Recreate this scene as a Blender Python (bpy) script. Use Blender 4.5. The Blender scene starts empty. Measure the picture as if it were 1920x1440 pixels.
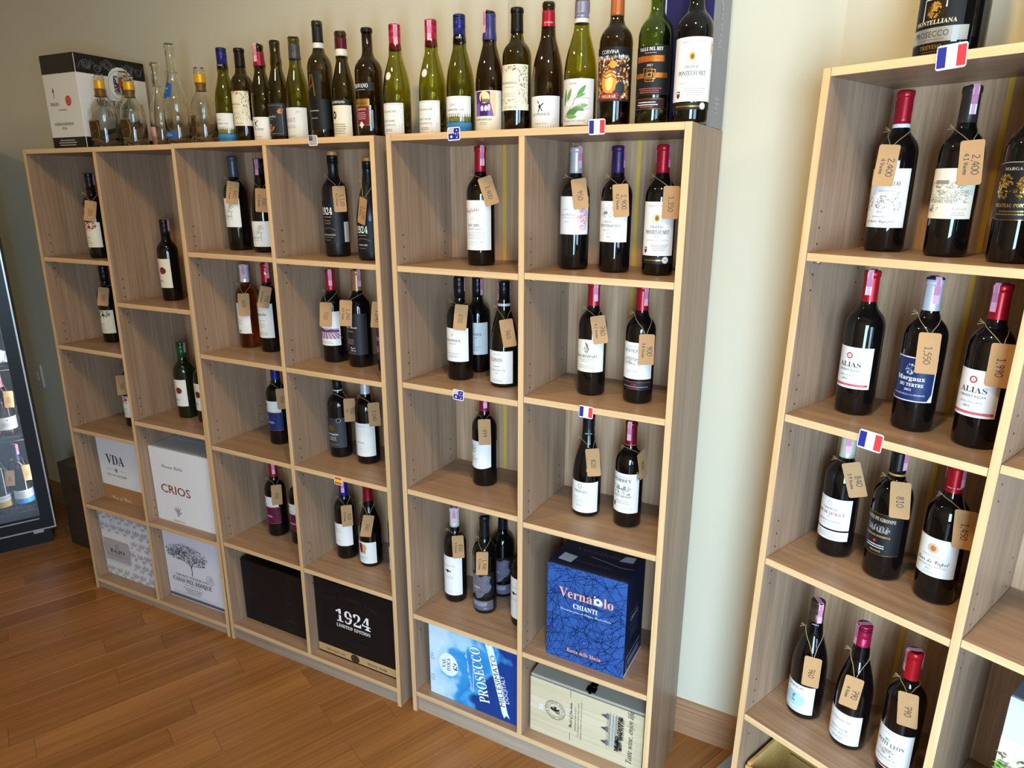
import bpy, bmesh, math, random
from math import sin, cos, radians, pi
from mathutils import Vector, Matrix
random.seed(7)
SC = bpy.context.scene
COL = SC.collection

# ------------------------------------------------------------------ camera
F_PX = 1276.5                      # focal length in pixels of a 1920 wide frame
cam = bpy.data.cameras.new('camera'); cam.sensor_width = 36; cam.lens = 36 * F_PX / 1920
cam.clip_start = .02
co = bpy.data.objects.new('camera', cam); COL.objects.link(co)
CAM = Vector((1.1822, -1.4922, 1.6678)); co.location = CAM
_p, _y, _r = radians(16.0721), radians(-28.4864), radians(.0702)
fw = Vector((sin(_y) * cos(_p), cos(_y) * cos(_p), -sin(_p)))
rt = Vector((cos(_y), -sin(_y), 0)); up = rt.cross(fw)
r2 = rt * cos(_r) + up * sin(_r); u2 = up * cos(_r) - rt * sin(_r)
M = Matrix((r2, u2, -fw)).transposed().to_4x4(); M.translation = CAM
co.matrix_world = M
SC.camera = co

# ------------------------------------------------------------------ light
SC.view_settings.view_transform = 'Standard'
SC.view_settings.look = 'None'
SC.view_settings.gamma = 1
SC.view_settings.use_curve_mapping = False
SC.view_settings.exposure = 0.0
w = bpy.data.worlds.new('world'); SC.world = w; w.use_nodes = True
bg = w.node_tree.nodes['Background']
bg.inputs[0].default_value = (1, .95, .87, 1); bg.inputs[1].default_value = .05

def area(name, loc, aim, sx, sy, power, col, shape='RECTANGLE'):
    l = bpy.data.lights.new(name, 'AREA'); l.shape = shape; l.size = sx
    if shape == 'RECTANGLE': l.size_y = sy
    l.energy = power; l.color = col
    o = bpy.data.objects.new(name, l); COL.objects.link(o); o.location = loc
    o.rotation_euler = (Vector(aim) - Vector(loc)).to_track_quat('-Z', 'Y').to_euler()
    return o
# daylight through the glass shop door just behind the photographer and a window further right, ceiling lamps above
area('door_daylight', (1.72, -2.74, 1.03), (1.72, -.6, -.45), .78, 2.0, 178, (.47, .72, 1))
area('window_daylight', (3.9, -3.0, 1.0), (1.2, -.6, -.6), 1.3, 1.5, 85, (.50, .75, 1))
for i, (x, y, e) in enumerate(((-2.85, -1.25, 4), (-.25, -.8, 11.5), (1.0, -.9, 17.5), (2.3, -1.2, 11))):
    area('ceiling_lamp', (x, y, 2.66), (x, y, 0), .12, .12, e, (1, .73, .36), 'DISK')

# ------------------------------------------------------------------ materials
def lin(c):
    if isinstance(c, str):
        c = [int(c[i:i + 2], 16) / 255 for i in (0, 2, 4)]
        c = [x / 12.92 if x <= .04045 else ((x + .055) / 1.055) ** 2.4 for x in c]
    return (c[0], c[1], c[2], 1)
_M = {}
def mat(name, col=None, rough=.5, metal=0., spec=.5, trans=0., ior=1.45, emit=None, estr=0.):
    if name in _M: return _M[name]
    m = bpy.data.materials.new(name); m.use_nodes = True
    b = m.node_tree.nodes['Principled BSDF']
    b.inputs['Base Color'].default_value = lin(col)
    b.inputs['Roughness'].default_value = rough; b.inputs['Metallic'].default_value = metal
    b.inputs['Specular IOR Level'].default_value = spec
    b.inputs['Transmission Weight'].default_value = trans; b.inputs['IOR'].default_value = ior
    if emit: b.inputs['Emission Color'].default_value = lin(emit); b.inputs['Emission Strength'].default_value = estr
    _M[name] = m
    return m
def ink(c, rough=.45, metal=0.):
    return mat('print_%s%s' % (c, '_foil' if metal else ''), c, rough, metal, .3)

def nodes(m):
    return m.node_tree.nodes, m.node_tree.links, m.node_tree.nodes['Principled BSDF']
def wood(name, c1, c2, axis, freq=1., rough=.38, spec=.5, per_object=0., bump=.15):
    """grain running along one local axis"""
    m = mat(name, c1, rough, 0, spec); N, L, b = nodes(m)
    tc = N.new('ShaderNodeTexCoord'); mp = N.new('ShaderNodeMapping'); L.new(tc.outputs['Object'], mp.inputs['Vector'])
    s = [160 * freq] * 3; s[axis] = 3.2 * freq; mp.inputs['Scale'].default_value = s
    info = N.new('ShaderNodeObjectInfo')
    comb = N.new('ShaderNodeCombineXYZ'); mul = N.new('ShaderNodeMath'); mul.operation = 'MULTIPLY'; mul.inputs[1].default_value = 37
    L.new(info.outputs['Random'], mul.inputs[0])
    for k in range(3): L.new(mul.outputs[0], comb.inputs[k])
    L.new(comb.outputs[0], mp.inputs['Location'])
    n1 = N.new('ShaderNodeTexNoise'); n1.inputs['Scale'].default_value = 1; n1.inputs['Detail'].default_value = 4; n1.inputs['Roughness'].default_value = .6
    L.new(mp.outputs[0], n1.inputs['Vector'])
    mp2 = N.new('ShaderNodeMapping'); L.new(tc.outputs['Object'], mp2.inputs['Vector'])
    s = [22 * freq] * 3; s[axis] = 1.1 * freq; mp2.inputs['Scale'].default_value = s; L.new(comb.outputs[0], mp2.inputs['Location'])
    n2 = N.new('ShaderNodeTexNoise'); n2.inputs['Scale'].default_value = 1; n2.inputs['Detail'].default_value = 3; n2.inputs['Distortion'].default_value = .6
    L.new(mp2.outputs[0], n2.inputs['Vector'])
    mx = N.new('ShaderNodeMath'); mx.operation = 'MULTIPLY_ADD'; mx.inputs[1].default_value = .55
    sc = N.new('ShaderNodeMath'); sc.operation = 'MULTIPLY'; sc.inputs[1].default_value = .45
    L.new(n2.outputs['Fac'], sc.inputs[0]); L.new(n1.outputs['Fac'], mx.inputs[0]); L.new(sc.outputs[0], mx.inputs[2])
    rp = N.new('ShaderNodeValToRGB'); rp.color_ramp.elements[0].position = .36; rp.color_ramp.elements[1].position = .66
    rp.color_ramp.elements[0].color = lin(c2); rp.color_ramp.elements[1].color = lin(c1)
    L.new(mx.outputs[0], rp.inputs['Fac'])
    out = rp.outputs[0]
    if per_object:
        hs = N.new('ShaderNodeHueSaturation'); L.new(out, hs.inputs['Color'])
        mr = N.new('ShaderNodeMapRange'); mr.inputs['To Min'].default_value = 1 - per_object; mr.inputs['To Max'].default_value = 1 + per_object
        L.new(info.outputs['Random'], mr.inputs['Value']); L.new(mr.outputs[0], hs.inputs['Value']); out = hs.outputs[0]
    L.new(out, b.inputs['Base Color'])
    if bump:
        bp = N.new('ShaderNodeBump'); bp.inputs['Strength'].default_value = bump; bp.inputs['Distance'].default_value = .0004
        L.new(n1.outputs['Fac'], bp.inputs['Height']); L.new(bp.outputs[0], b.inputs['Normal'])
    return m
PANEL_V = wood('panel_wood_upright', 'AE8E72', '8A6F58', 2)
PANEL_H = wood('panel_wood_level', 'AE8E72', '8A6F58', 0)
BACK_V = wood('panel_wood_back_lit', 'CDA987', 'A9835F', 2)  # painted lighter than the other panels for the light it faces
EDGE = wood('edge_tape_upright', 'E3BE8E', 'D0A672', 2, .8, .45, .4, 0, .05)
EDGE_H = wood('edge_tape_level', 'E3BE8E', 'D0A672', 0, .8, .45, .4, 0, .05)
PLINTH = wood('plinth_wood', 'B9A892', '988672', 0)
FLOORW = wood('floor_wood', 'A5713E', '80522A', 1, .5, .3, .4, .10, .08)
SKIRT = wood('skirting_wood', 'B58B68', '9A7150', 0, .7, .5)
PINE = wood('pine_wood', 'D8CBAC', 'C6B48E', 0, .6, .55)
CRATE = wood('crate_wood', 'D8B06A', 'BE9250', 0, .6, .55)

def wall_mat():
    m = mat('wall_paint', 'D9CDB2', .6, 0, .35); N, L, b = nodes(m)
    tc = N.new('ShaderNodeTexCoord'); n = N.new('ShaderNodeTexNoise'); n.inputs['Scale'].default_value = 90; n.inputs['Detail'].default_value = 5
    L.new(tc.outputs['Object'], n.inputs['Vector'])
    bp = N.new('ShaderNodeBump'); bp.inputs['Strength'].default_value = .08; bp.inputs['Distance'].default_value = .001
    L.new(n.outputs['Fac'], bp.inputs['Height']); L.new(bp.outputs[0], b.inputs['Normal'])
    n2 = N.new('ShaderNodeTexNoise'); n2.inputs['Scale'].default_value = 1.4; L.new(tc.outputs['Object'], n2.inputs['Vector'])
    rp = N.new('ShaderNodeValToRGB'); rp.color_ramp.elements[0].color = lin('D8CDB0'); rp.color_ramp.elements[1].color = lin('E0D6BC')
    L.new(n2.outputs['Fac'], rp.inputs['Fac']); L.new(rp.outputs[0], b.inputs['Base Color'])
    return m
WALL = wall_mat()

# ------------------------------------------------------------------ mesh helpers
class MB:
    def __init__(s): s.v = []; s.f = []; s.m = []; s.sm = []
    def quad(s, pts, mi=0, smooth=False):
        n = len(s.v); s.v += [tuple(p) for p in pts]; s.f.append(tuple(range(n, n + len(pts)))); s.m.append(mi); s.sm.append(smooth)
    def box(s, a, b, mi=0, front=None, lean=0., bev=0., top=None):
        (x0, y0, z0), (x1, y1, z1) = a, b
        n = len(s.v)
        for z in (z0, z1):
            for x, y in ((x0, y0), (x1, y0), (x1, y1), (x0, y1)): s.v.append((x, y + lean * z, z))
        fs = [(0, 3, 2, 1), (4, 5, 6, 7), (0, 1, 5, 4), (1, 2, 6, 5), (2, 3, 7, 6), (3, 0, 4, 7)]
        for i, f in enumerate(fs):
            s.f.append(tuple(n + k for k in f)); s.sm.append(False)
            s.m.append(front if (i == 2 and front is not None) else (top if (i == 1 and top is not None) else mi))
    def lathe(s, prof, seg=28, mi=0, c=(0, 0, 0), a0=0., a1=2 * pi):
        full = abs(a1 - a0 - 2 * pi) < 1e-6
        n = len(s.v); k = seg if full else seg + 1
        for r, z in prof:
            for i in range(k):
                a = a0 + (a1 - a0) * i / seg
                s.v.append((c[0] + r * sin(a), c[1] - r * cos(a), c[2] + z))
        for j in range(len(prof) - 1):
            for i in range(seg):
                i2 = (i + 1) % k
                A, B = n + j * k + i, n + j * k + i2
                C, D = n + (j + 1) * k + i2, n + (j + 1) * k + i
                if prof[j][0] == 0: s.f.append((A, C, D))
                elif prof[j + 1][0] == 0: s.f.append((A, B, C))
                else: s.f.append((A, B, C, D))
                s.m.append(mi); s.sm.append(True)
    def tube(s, pts, r, seg=6, mi=0):
        pts = [Vector(p) for p in pts]; n = len(s.v)
        for i, p in enumerate(pts):
            t = (pts[min(i + 1, len(pts) - 1)] - pts[max(i - 1, 0)])
            if t.length < 1e-9: t = Vector((0, 0, 1))
            t.normalize(); a = t.orthogonal().normalized() if i == 0 else (a - t * a.dot(t)).normalized()
            b = t.cross(a)
            for k in range(seg):
                th = 2 * pi * k / seg; s.v.append(tuple(p + (a * cos(th) + b * sin(th)) * r))
        for i in range(len(pts) - 1):
            for k in range(seg):
                k2 = (k + 1) % seg
                s.f.append((n + i * seg + k, n + i * seg + k2, n + (i + 1) * seg + k2, n + (i + 1) * seg + k)); s.m.append(mi); s.sm.append(True)
        s.f.append(tuple(n + k for k in reversed(range(seg)))); s.m.append(mi); s.sm.append(False)
        e = n + (len(pts) - 1) * seg; s.f.append(tuple(e + k for k in range(seg))); s.m.append(mi); s.sm.append(False)
    def disc(s, c, r, ax='y', seg=10, mi=0):
        pts = []
        for k in range(seg):
            a = 2 * pi * k / seg; d = (r * cos(a), r * sin(a))
            pts.append({'y': (c[0] + d[0], c[1], c[2] + d[1]), 'x': (c[0], c[1] + d[0], c[2] + d[1]), 'z': (c[0] + d[0], c[1] + d[1], c[2])}[ax])
        s.quad(pts, mi)
    def mesh(s, name, mats):
        me = bpy.data.meshes.new(name); me.from_pydata(s.v, [], s.f)
        for m in (mats if isinstance(mats, (list, tuple)) else [mats]): me.materials.append(m)
        me.polygons.foreach_set('material_index', s.m); me.polygons.foreach_set('use_smooth', s.sm); me.update()
        return me
    def build(s, name, mats, parent=None, **k):
        return link(name, s.mesh(name, mats), parent, **k)
def link(name, me, parent=None, loc=None, kind=None, label=None):
    o = bpy.data.objects.new(name, me); COL.objects.link(o)
    if parent: o.parent = parent
    if loc: o.location = loc
    if kind: o['kind'] = kind
    if label: o['label'] = label
    return o
def bevel(o, width=.0012, seg=1):
    m = o.modifiers.new('edge_rounding', 'BEVEL'); m.width = width; m.segments = seg; m.limit_method = 'ANGLE'; m.angle_limit = .9
def thing(name, label, cat, loc=(0, 0, 0), rz=0., group=None):
    o = bpy.data.objects.new(name, None); COL.objects.link(o); o.location = loc; o.rotation_euler = (0, 0, rz); o.empty_display_size = .05
    o['label'] = ' '.join(label.split()[:16]); o['category'] = cat
    if group: o['group'] = group
    return o

# ------------------------------------------------------------------ the room
YW = .342; BX = 1.032; BA = radians(22.25); CEIL = 2.72
def wall_strip(name, a, b, z0=0., z1=CEIL, th=.1):
    a, b = Vector((a[0], a[1], 0)), Vector((b[0], b[1], 0)); d = (b - a).normalized(); n = Vector((-d.y, d.x, 0))
    mb = MB(); p = [a, b, b + n * th, a + n * th]; k = len(mb.v)
    for z in (z0, z1):
        for q in p: mb.v.append((q.x, q.y, z))
    for f in ((0, 3, 2, 1), (4, 5, 6, 7), (0, 1, 5, 4), (1, 2, 6, 5), (2, 3, 7, 6), (3, 0, 4, 7)): mb.f.append(f); mb.m.append(0); mb.sm.append(False)
    return mb
o = wall_strip('wall_back', (-3.3, YW), (BX, YW)).build('wall_back', WALL, kind='structure')
RX = BX + 2.6 * cos(BA); RY = YW - 2.6 * sin(BA)
o = wall_strip('wall_right', (BX, YW), (RX, RY)).build('wall_right', WALL, kind='structure')
o = wall_strip('wall_left', (-3.2, -3.9), (-3.2, YW)).build('wall_left', WALL, kind='structure')
mb = MB(); mb.box((-3.3, -4.2, CEIL), (4.6, YW + .1, CEIL + .1)); mb.build('ceiling', mat('ceiling_paint', 'E4DECF', .8), kind='structure')
# unseen wall added behind the camera; its opening keeps daylight off the cooler corner
mb = MB(); mb.box((-3.2, -2.45, 0), (1.3, -2.35, CEIL)); mb.box((1.3, -2.45, 2.08), (2.25, -2.35, CEIL)); mb.box((2.25, -2.45, 0), (2.5, -2.35, CEIL)); mb.build('wall_light_blocker', WALL, kind='structure')
# joint cover strip on the wall panels, and the seam groove further along
mb = MB(); mb.box((.176, YW - .004, 0), (.196, YW, CEIL)); bevel(mb.build('trim_1', mat('strip_paint', 'C9C0AA', .5), kind='structure'))
# skirting board between the bookcases
mb = MB()
for (z0, z1, d) in ((0, .088, .016), (.088, .1, .012), (.1, .118, .008)): mb.box((-3.2, YW - d, z0), (BX, YW, z1))
mb.build('baseboard_back', SKIRT, kind='structure')
mb = MB()
for (z0, z1, d) in ((0, .088, .016), (.088, .1, .012), (.1, .118, .008)): mb.box((0, -d, z0), (2.4, 0, z1))
o = mb.build('baseboard_right', SKIRT, kind='structure'); o.location = (BX, YW, 0); o.rotation_euler = (0, 0, -BA)
# floor: sub-floor slab with separate planks laid on it
FA = radians(66.5); PW = .105
mb = MB(); mb.box((-3.3, -4.2, -.08), (4.6, YW + .1, -.004))
FLOOR = mb.build('floor', mat('subfloor', '4A2A12', .5), kind='structure')
SEAM = {0: -.231, -1: -.06, -2: -.238, -3: -.55, -4: -.663, -5: -.573, -6: -.383, -7: -.447, -8: -.746, -9: -.575, -10: -.755, -11: -.607, -12: -.868, -13: -.42, -14: -.734, -17: -.962, 1: .067, 2: .13}
ds = Vector((cos(FA), sin(FA), 0)); dt = Vector((sin(FA), -cos(FA), 0))
PL = {}
def plank(s0, s1, t0, t1):
    key = (round(s1 - s0, 3), round(t1 - t0, 3))
    if key not in PL:
        m_ = MB(); g = .0003; a, b = (s1 - s0) / 2 - g, (t1 - t0) / 2 - g; c = .0007
        m_.v = [(-b, -a, -.004), (b, -a, -.004), (b, a, -.004), (-b, a, -.004), (-b, -a, -c), (b, -a, -c), (b, a, -c), (-b, a, -c),
                (-b + c, -a + c, 0), (b - c, -a + c, 0), (b - c, a - c, 0), (-b + c, a - c, 0)]
        m_.f = [(0, 1, 5, 4), (1, 2, 6, 5), (2, 3, 7, 6), (3, 0, 4, 7), (4, 5, 9, 8), (5, 6, 10, 9), (6, 7, 11, 10), (7, 4, 8, 11), (8, 9, 10, 11)]
        m_.m = [0] * 9; m_.sm = [False] * 9; PL[key] = m_.mesh('plank', FLOORW)
    q = ds * (s0 + s1) / 2 + dt * (t0 + t1) / 2
    o = link('plank', PL[key], FLOOR, (q.x, q.y, 0)); o.rotation_euler = (0, 0, FA - pi / 2)
npl = 0; LENS = (.62, .62, .62)
for k in range(-27, 16):
    s_ = SEAM.get(k, -.9 + ((k * 37) % 13) / 13 * .6); l = .62
    for j in range(-5, 6):
        s0, s1 = s_ + j * l, s_ + (j + 1) * l
        q = ds * (s0 + s1) / 2 + dt * (k + .5) * PW
        if q.y > YW + .25 or q.x < -3.1 or q.x > 1.7 or q.y < -1.35: continue
        cut = [s0, s1]
        if k == -4 and s0 < -.22 < s1: cut = [s0, -.22, s1]
        for a_, b_ in zip(cut, cut[1:]):
            if npl < 298: plank(a_, b_, k * PW, (k + 1) * PW); npl += 1
print('planks', npl)

# ------------------------------------------------------------------ bookcases
UNITS = {'A': ((-1.6399, -.0695), -2.8917, .9692, .7959, 1.8, .0160), 'B': ((-.8364, -.0292), -1.3622, .3315, .7959, 1.8, .0156),
         'C': ((0, 0), 0., -.0719, .7959, 1.8, .0162), 'D': ((1.0067, -.0331), 22.2453, 1.8815, .802, 1.8859, .0158)}
DEP = .2824
def U(n, u, v, z, lean=True):
    (x, y), a, L, W_, H_, t_ = UNITS[n]; a = radians(a); v = v + (sin(radians(L)) * z if lean else 0)
    return Vector((x + u * cos(a) + v * sin(a), y - u * sin(a) + v * cos(a), z))
SHELVES = {'A': ([1.3984, 1.0586, .7163, .3801], [1.2524, .8027, .3822], .0497),
           'B': ([1.4496, 1.109, .7772, .3993], [1.4475, 1.109, .7772, .3993], .0681),
           'C': ([1.4479, 1.1186, .7866, .3565], [1.4514, 1.1328, .7748, .3576], .0785),
           'D': ([1.5271, 1.1881, .848, .4287], [1.5271, 1.2, .858, .4287], .085)}
BLAB = {'A': 'two-bay wood bookcase beside the drinks cooler, with white cartons at its foot',
        'B': 'two-bay wood bookcase with two black cartons in its bottom compartments',
        'C': 'two-bay wood bookcase holding a bright blue carton and a pale wooden box',
        'D': 'angled wood bookcase with French flag stickers, standing by the bend of the wall'}
HOLE = mat('peg_hole_dark', '2A1D14', .8); SILV = mat('pin_metal', 'C9C7C2', .25, 1)
YEL = mat('yellow_tape', 'E0B040', .5)
for n, ((x, y), a, L, W_, H_, t) in UNITS.items():
    ln = sin(radians(L))
    R = thing('bookcase', BLAB[n], 'bookcase', (x, y, 0), -radians(a), 'wood bookcases along the wall')
    ms_v, ms_h = [PANEL_V, EDGE], [PANEL_H, EDGE_H]
    for s in (0, 1):
        mb = MB(); mb.box((s * (W_ - t), 0, 0), (s * (W_ - t) + t, DEP, H_), 0, 1, ln); bevel(mb.build('side_panel', ms_v, R), .0006)
    zb = SHELVES[n][2]; c0, c1 = W_ / 2 - t / 2, W_ / 2 + t / 2
    mb = MB(); mb.box((t, .0008, H_ - t), (W_ - t, DEP - .006, H_), 0, 1, ln); bevel(mb.build('top_panel', ms_h, R), .0006)
    mb = MB(); mb.box((c0, .001, zb), (c1, DEP - .006, H_ - t), 0, 1, ln); bevel(mb.build('divider', ms_v, R), .0006)
    mb = MB(); mb.box((t, .0012, zb - t), (W_ - t, DEP - .006, zb), 0, 1, ln); bevel(mb.build('bottom_shelf', ms_h, R), .0006)
    mb = MB(); mb.box((t, .012, 0), (W_ - t, .028, zb - t), 0, None, ln); mb.build('plinth', PLINTH, R)
    for s in (0, 1):
        u0, u1 = (t, c0) if s == 0 else (c1, W_ - t)
        mb = MB(); mb.box((u0, DEP - .006, zb), (u1, DEP - .001, H_ - t), 0, None, ln); mb.build('back_panel', BACK_V, R)
        if n in 'CD':
            yu = {('C', 0): .199, ('C', 1): .593, ('D', 0): .231, ('D', 1): .60}[(n, s)]
            mb = MB(); mb.box((yu - .005, DEP - .0066, zb), (yu + .005, DEP - .006, H_ - t), 0, None, ln)
            mb.build('tape_strip', YEL, R, label='yellow strip down the back board')
        for z in SHELVES[n][s]:
            mb = MB(); mb.box((u0 + .0004, .0016, z), (u1 - .0004, DEP - .0065, z + t), 0, 1, ln); sh = mb.build('shelf', ms_h, R); bevel(sh, .0006)
            mb = MB(); vv = .035 + ln * z
            mb.tube([(u0, vv, z - .004), (u0 + .011, vv, z - .004)], .0035, 8); mb.tube([(u0 + .011, vv, z - .004), (u0 + .0125, vv, z - .004)], .005, 8)
            mb.build('shelf_pin', SILV, sh)
    mb = MB()                                                    # rows of peg holes in the upright panels
    for s in (0, 1):
        uu = t + .0003 if s == 0 else c1 + .0003
        for z in SHELVES[n][s]:
            for dz in (-.062, -.03, .032, .064, .096):
                for vv in (.036, .236): mb.disc((uu, vv + ln * (z + dz), z + dz), .0026, 'x', 8)
    mb.build('peg_hole', HOLE, R, kind='stuff')
    if n in 'BC':
        mb = MB()
        zz = SHELVES[n][1]
        for z in [H_ - t / 2, zb - t / 2] + [q + t / 2 for q in zz[1:3]]:
            for vv in (.05, .235): mb.disc((W_ + .0004, vv + ln * z, z), .004, 'x', 10)
        mb.build('screw_cover', mat('screw_cover_grey', '8F8577', .4), R, kind='stuff')

# ------------------------------------------------------------------ flat print: shapes and lettering laid on labels, cartons and tags
def styled(s, st):
    if st == 'n': return s
    out = []
    for ch in s:
        o_ = ord(ch)
        if st == 'd' or st == 's':
            if 'A' <= ch <= 'Z': ch = chr(0x1D400 + o_ - 65)
            elif 'a' <= ch <= 'z': ch = chr(0x1D41A + o_ - 97)
            elif '0' <= ch <= '9': ch = chr(0x1D7CE + o_ - 48)
        elif st == 'i':
            if 'A' <= ch <= 'Z': ch = chr(0x1D434 + o_ - 65)
            elif ch == 'h': ch = '\u210e'
            elif 'a' <= ch <= 'z': ch = chr(0x1D44E + o_ - 97)
        elif st == 'c':
            if 'A' <= ch <= 'Z': ch = chr(0x1D4D0 + o_ - 65)
            elif 'a' <= ch <= 'z': ch = chr(0x1D4EA + o_ - 97)
        out.append(ch)
    return ''.join(out)
_T = {}
def text_geo(s, st):
    """outline of a line of lettering, cap height 1, centred on x"""
    if (s, st) in _T: return _T[(s, st)]
    cu = bpy.data.curves.new('lettering', 'FONT'); cu.body = styled(s, st); cu.resolution_u = 2 if len(s) < 14 else 1
    cu.align_x = 'CENTER'
    o = bpy.data.objects.new('lettering', cu); COL.objects.link(o)
    me = o.to_mesh()
    vs = [(v.co.x / .72, v.co.y / .72) for v in me.vertices]; fs = [tuple(p.vertices) for p in me.polygons]
    o.to_mesh_clear(); bpy.data.objects.remove(o); bpy.data.curves.remove(cu)
    wd = (max(v[0] for v in vs) - min(v[0] for v in vs)) if vs else 1
    _T[(s, st)] = (vs, fs, wd)
    return _T[(s, st)]
# hand-written pen strokes (unit box .6 x 1)
STK = {'0': [[(.3, 1), (.06, .75), (.05, .3), (.28, 0), (.53, .28), (.54, .72), (.3, 1)]], '1': [[(.12, .8), (.32, 1), (.32, 0)], [(.1, 0), (.52, 0)]],
 '2': [[(.05, .8), (.25, 1), (.5, .82), (.42, .5), (.05, .03), (.58, .05)]], '3': [[(.05, .92), (.35, 1), (.52, .78), (.25, .54), (.52, .3), (.35, .02), (.03, .1)]],
 '4': [[(.42, 0), (.42, 1), (.03, .35), (.6, .36)]], '5': [[(.52, .98), (.12, .96), (.1, .58), (.4, .6), (.52, .32), (.35, .02), (.05, .06)]],
 '6': [[(.45, 1), (.12, .6), (.06, .22), (.3, 0), (.52, .22), (.36, .48), (.1, .34)]], '7': [[(.03, .85), (.08, .97), (.55, .95), (.25, 0)], [(.12, .5), (.55, .52)]],
 '8': [[(.3, .53), (.08, .76), (.3, 1), (.5, .78), (.3, .53), (.06, .25), (.3, 0), (.54, .25), (.3, .53)]], '9': [[(.5, .7), (.3, .48), (.08, .7), (.28, 1), (.5, .78), (.42, .3), (.3, 0)]],
 ',': [[(.2, .08), (.12, -.18)]], '.': [[(.18, .02), (.24, .05)]], 'V': [[(.03, 1), (.28, 0), (.55, 1)]], 'i': [[(.18, .6), (.2, 0)], [(.18, .85), (.21, .88)]],
 'v': [[(.05, .6), (.22, 0), (.42, .6)]], 'n': [[(.06, .6), (.08, 0)], [(.08, .4), (.3, .6), (.4, .42), (.42, 0)]], 'o': [[(.25, .6), (.06, .32), (.24, 0), (.44, .3), (.25, .6)]], ' ': []}
ADV = {',': .34, '.': .34, ' ': .35, 'i': .34, 'V': .62, 'v': .5, 'n': .54, 'o': .52}
def ribbon(P, pts, wd, mi):
    pts = [Vector((p[0], p[1])) for p in pts]; L_, R_ = [], []
    for i, p in enumerate(pts):
        d = pts[min(i + 1, len(pts) - 1)] - pts[max(i - 1, 0)]
        if d.length < 1e-9: d = Vector((1, 0))
        d.normalize(); nn = Vector((-d.y, d.x)) * wd / 2; L_.append(p + nn); R_.append(p - nn)
    for i in range(len(pts) - 1): P.append(([R_[i], R_[i + 1], L_[i + 1], L_[i]], mi))
def smooth_line(pts, n=3):
    if len(pts) < 3: return pts
    out = []
    for i in range(len(pts) - 1):
        p0, p1, p2, p3 = pts[max(i - 1, 0)], pts[i], pts[i + 1], pts[min(i + 2, len(pts) - 1)]
        for k in range(n):
            t = k / n
            out.append(tuple(.5 * (2 * b + (c - a) * t + (2 * a - 5 * b + 4 * c - d) * t * t + (3 * b - a - 3 * c + d) * t ** 3) for a, b, c, d in zip(p0, p1, p2, p3)))
    return out + [pts[-1]]
def hand(P, s, x, y, h, wd, mi):
    """pen writing starting at x, baseline y; returns the end"""
    for ch in s:
        for st in STK.get(ch, []):
            ribbon(P, smooth_line([(x + a * h + random.uniform(-.02, .02) * h, y + b * h) for a, b in st]), wd, mi)
        x += ADV.get(ch, .68) * h
    return x
def hand_len(s, h): return sum(ADV.get(ch, .68) for ch in s) * h

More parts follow.
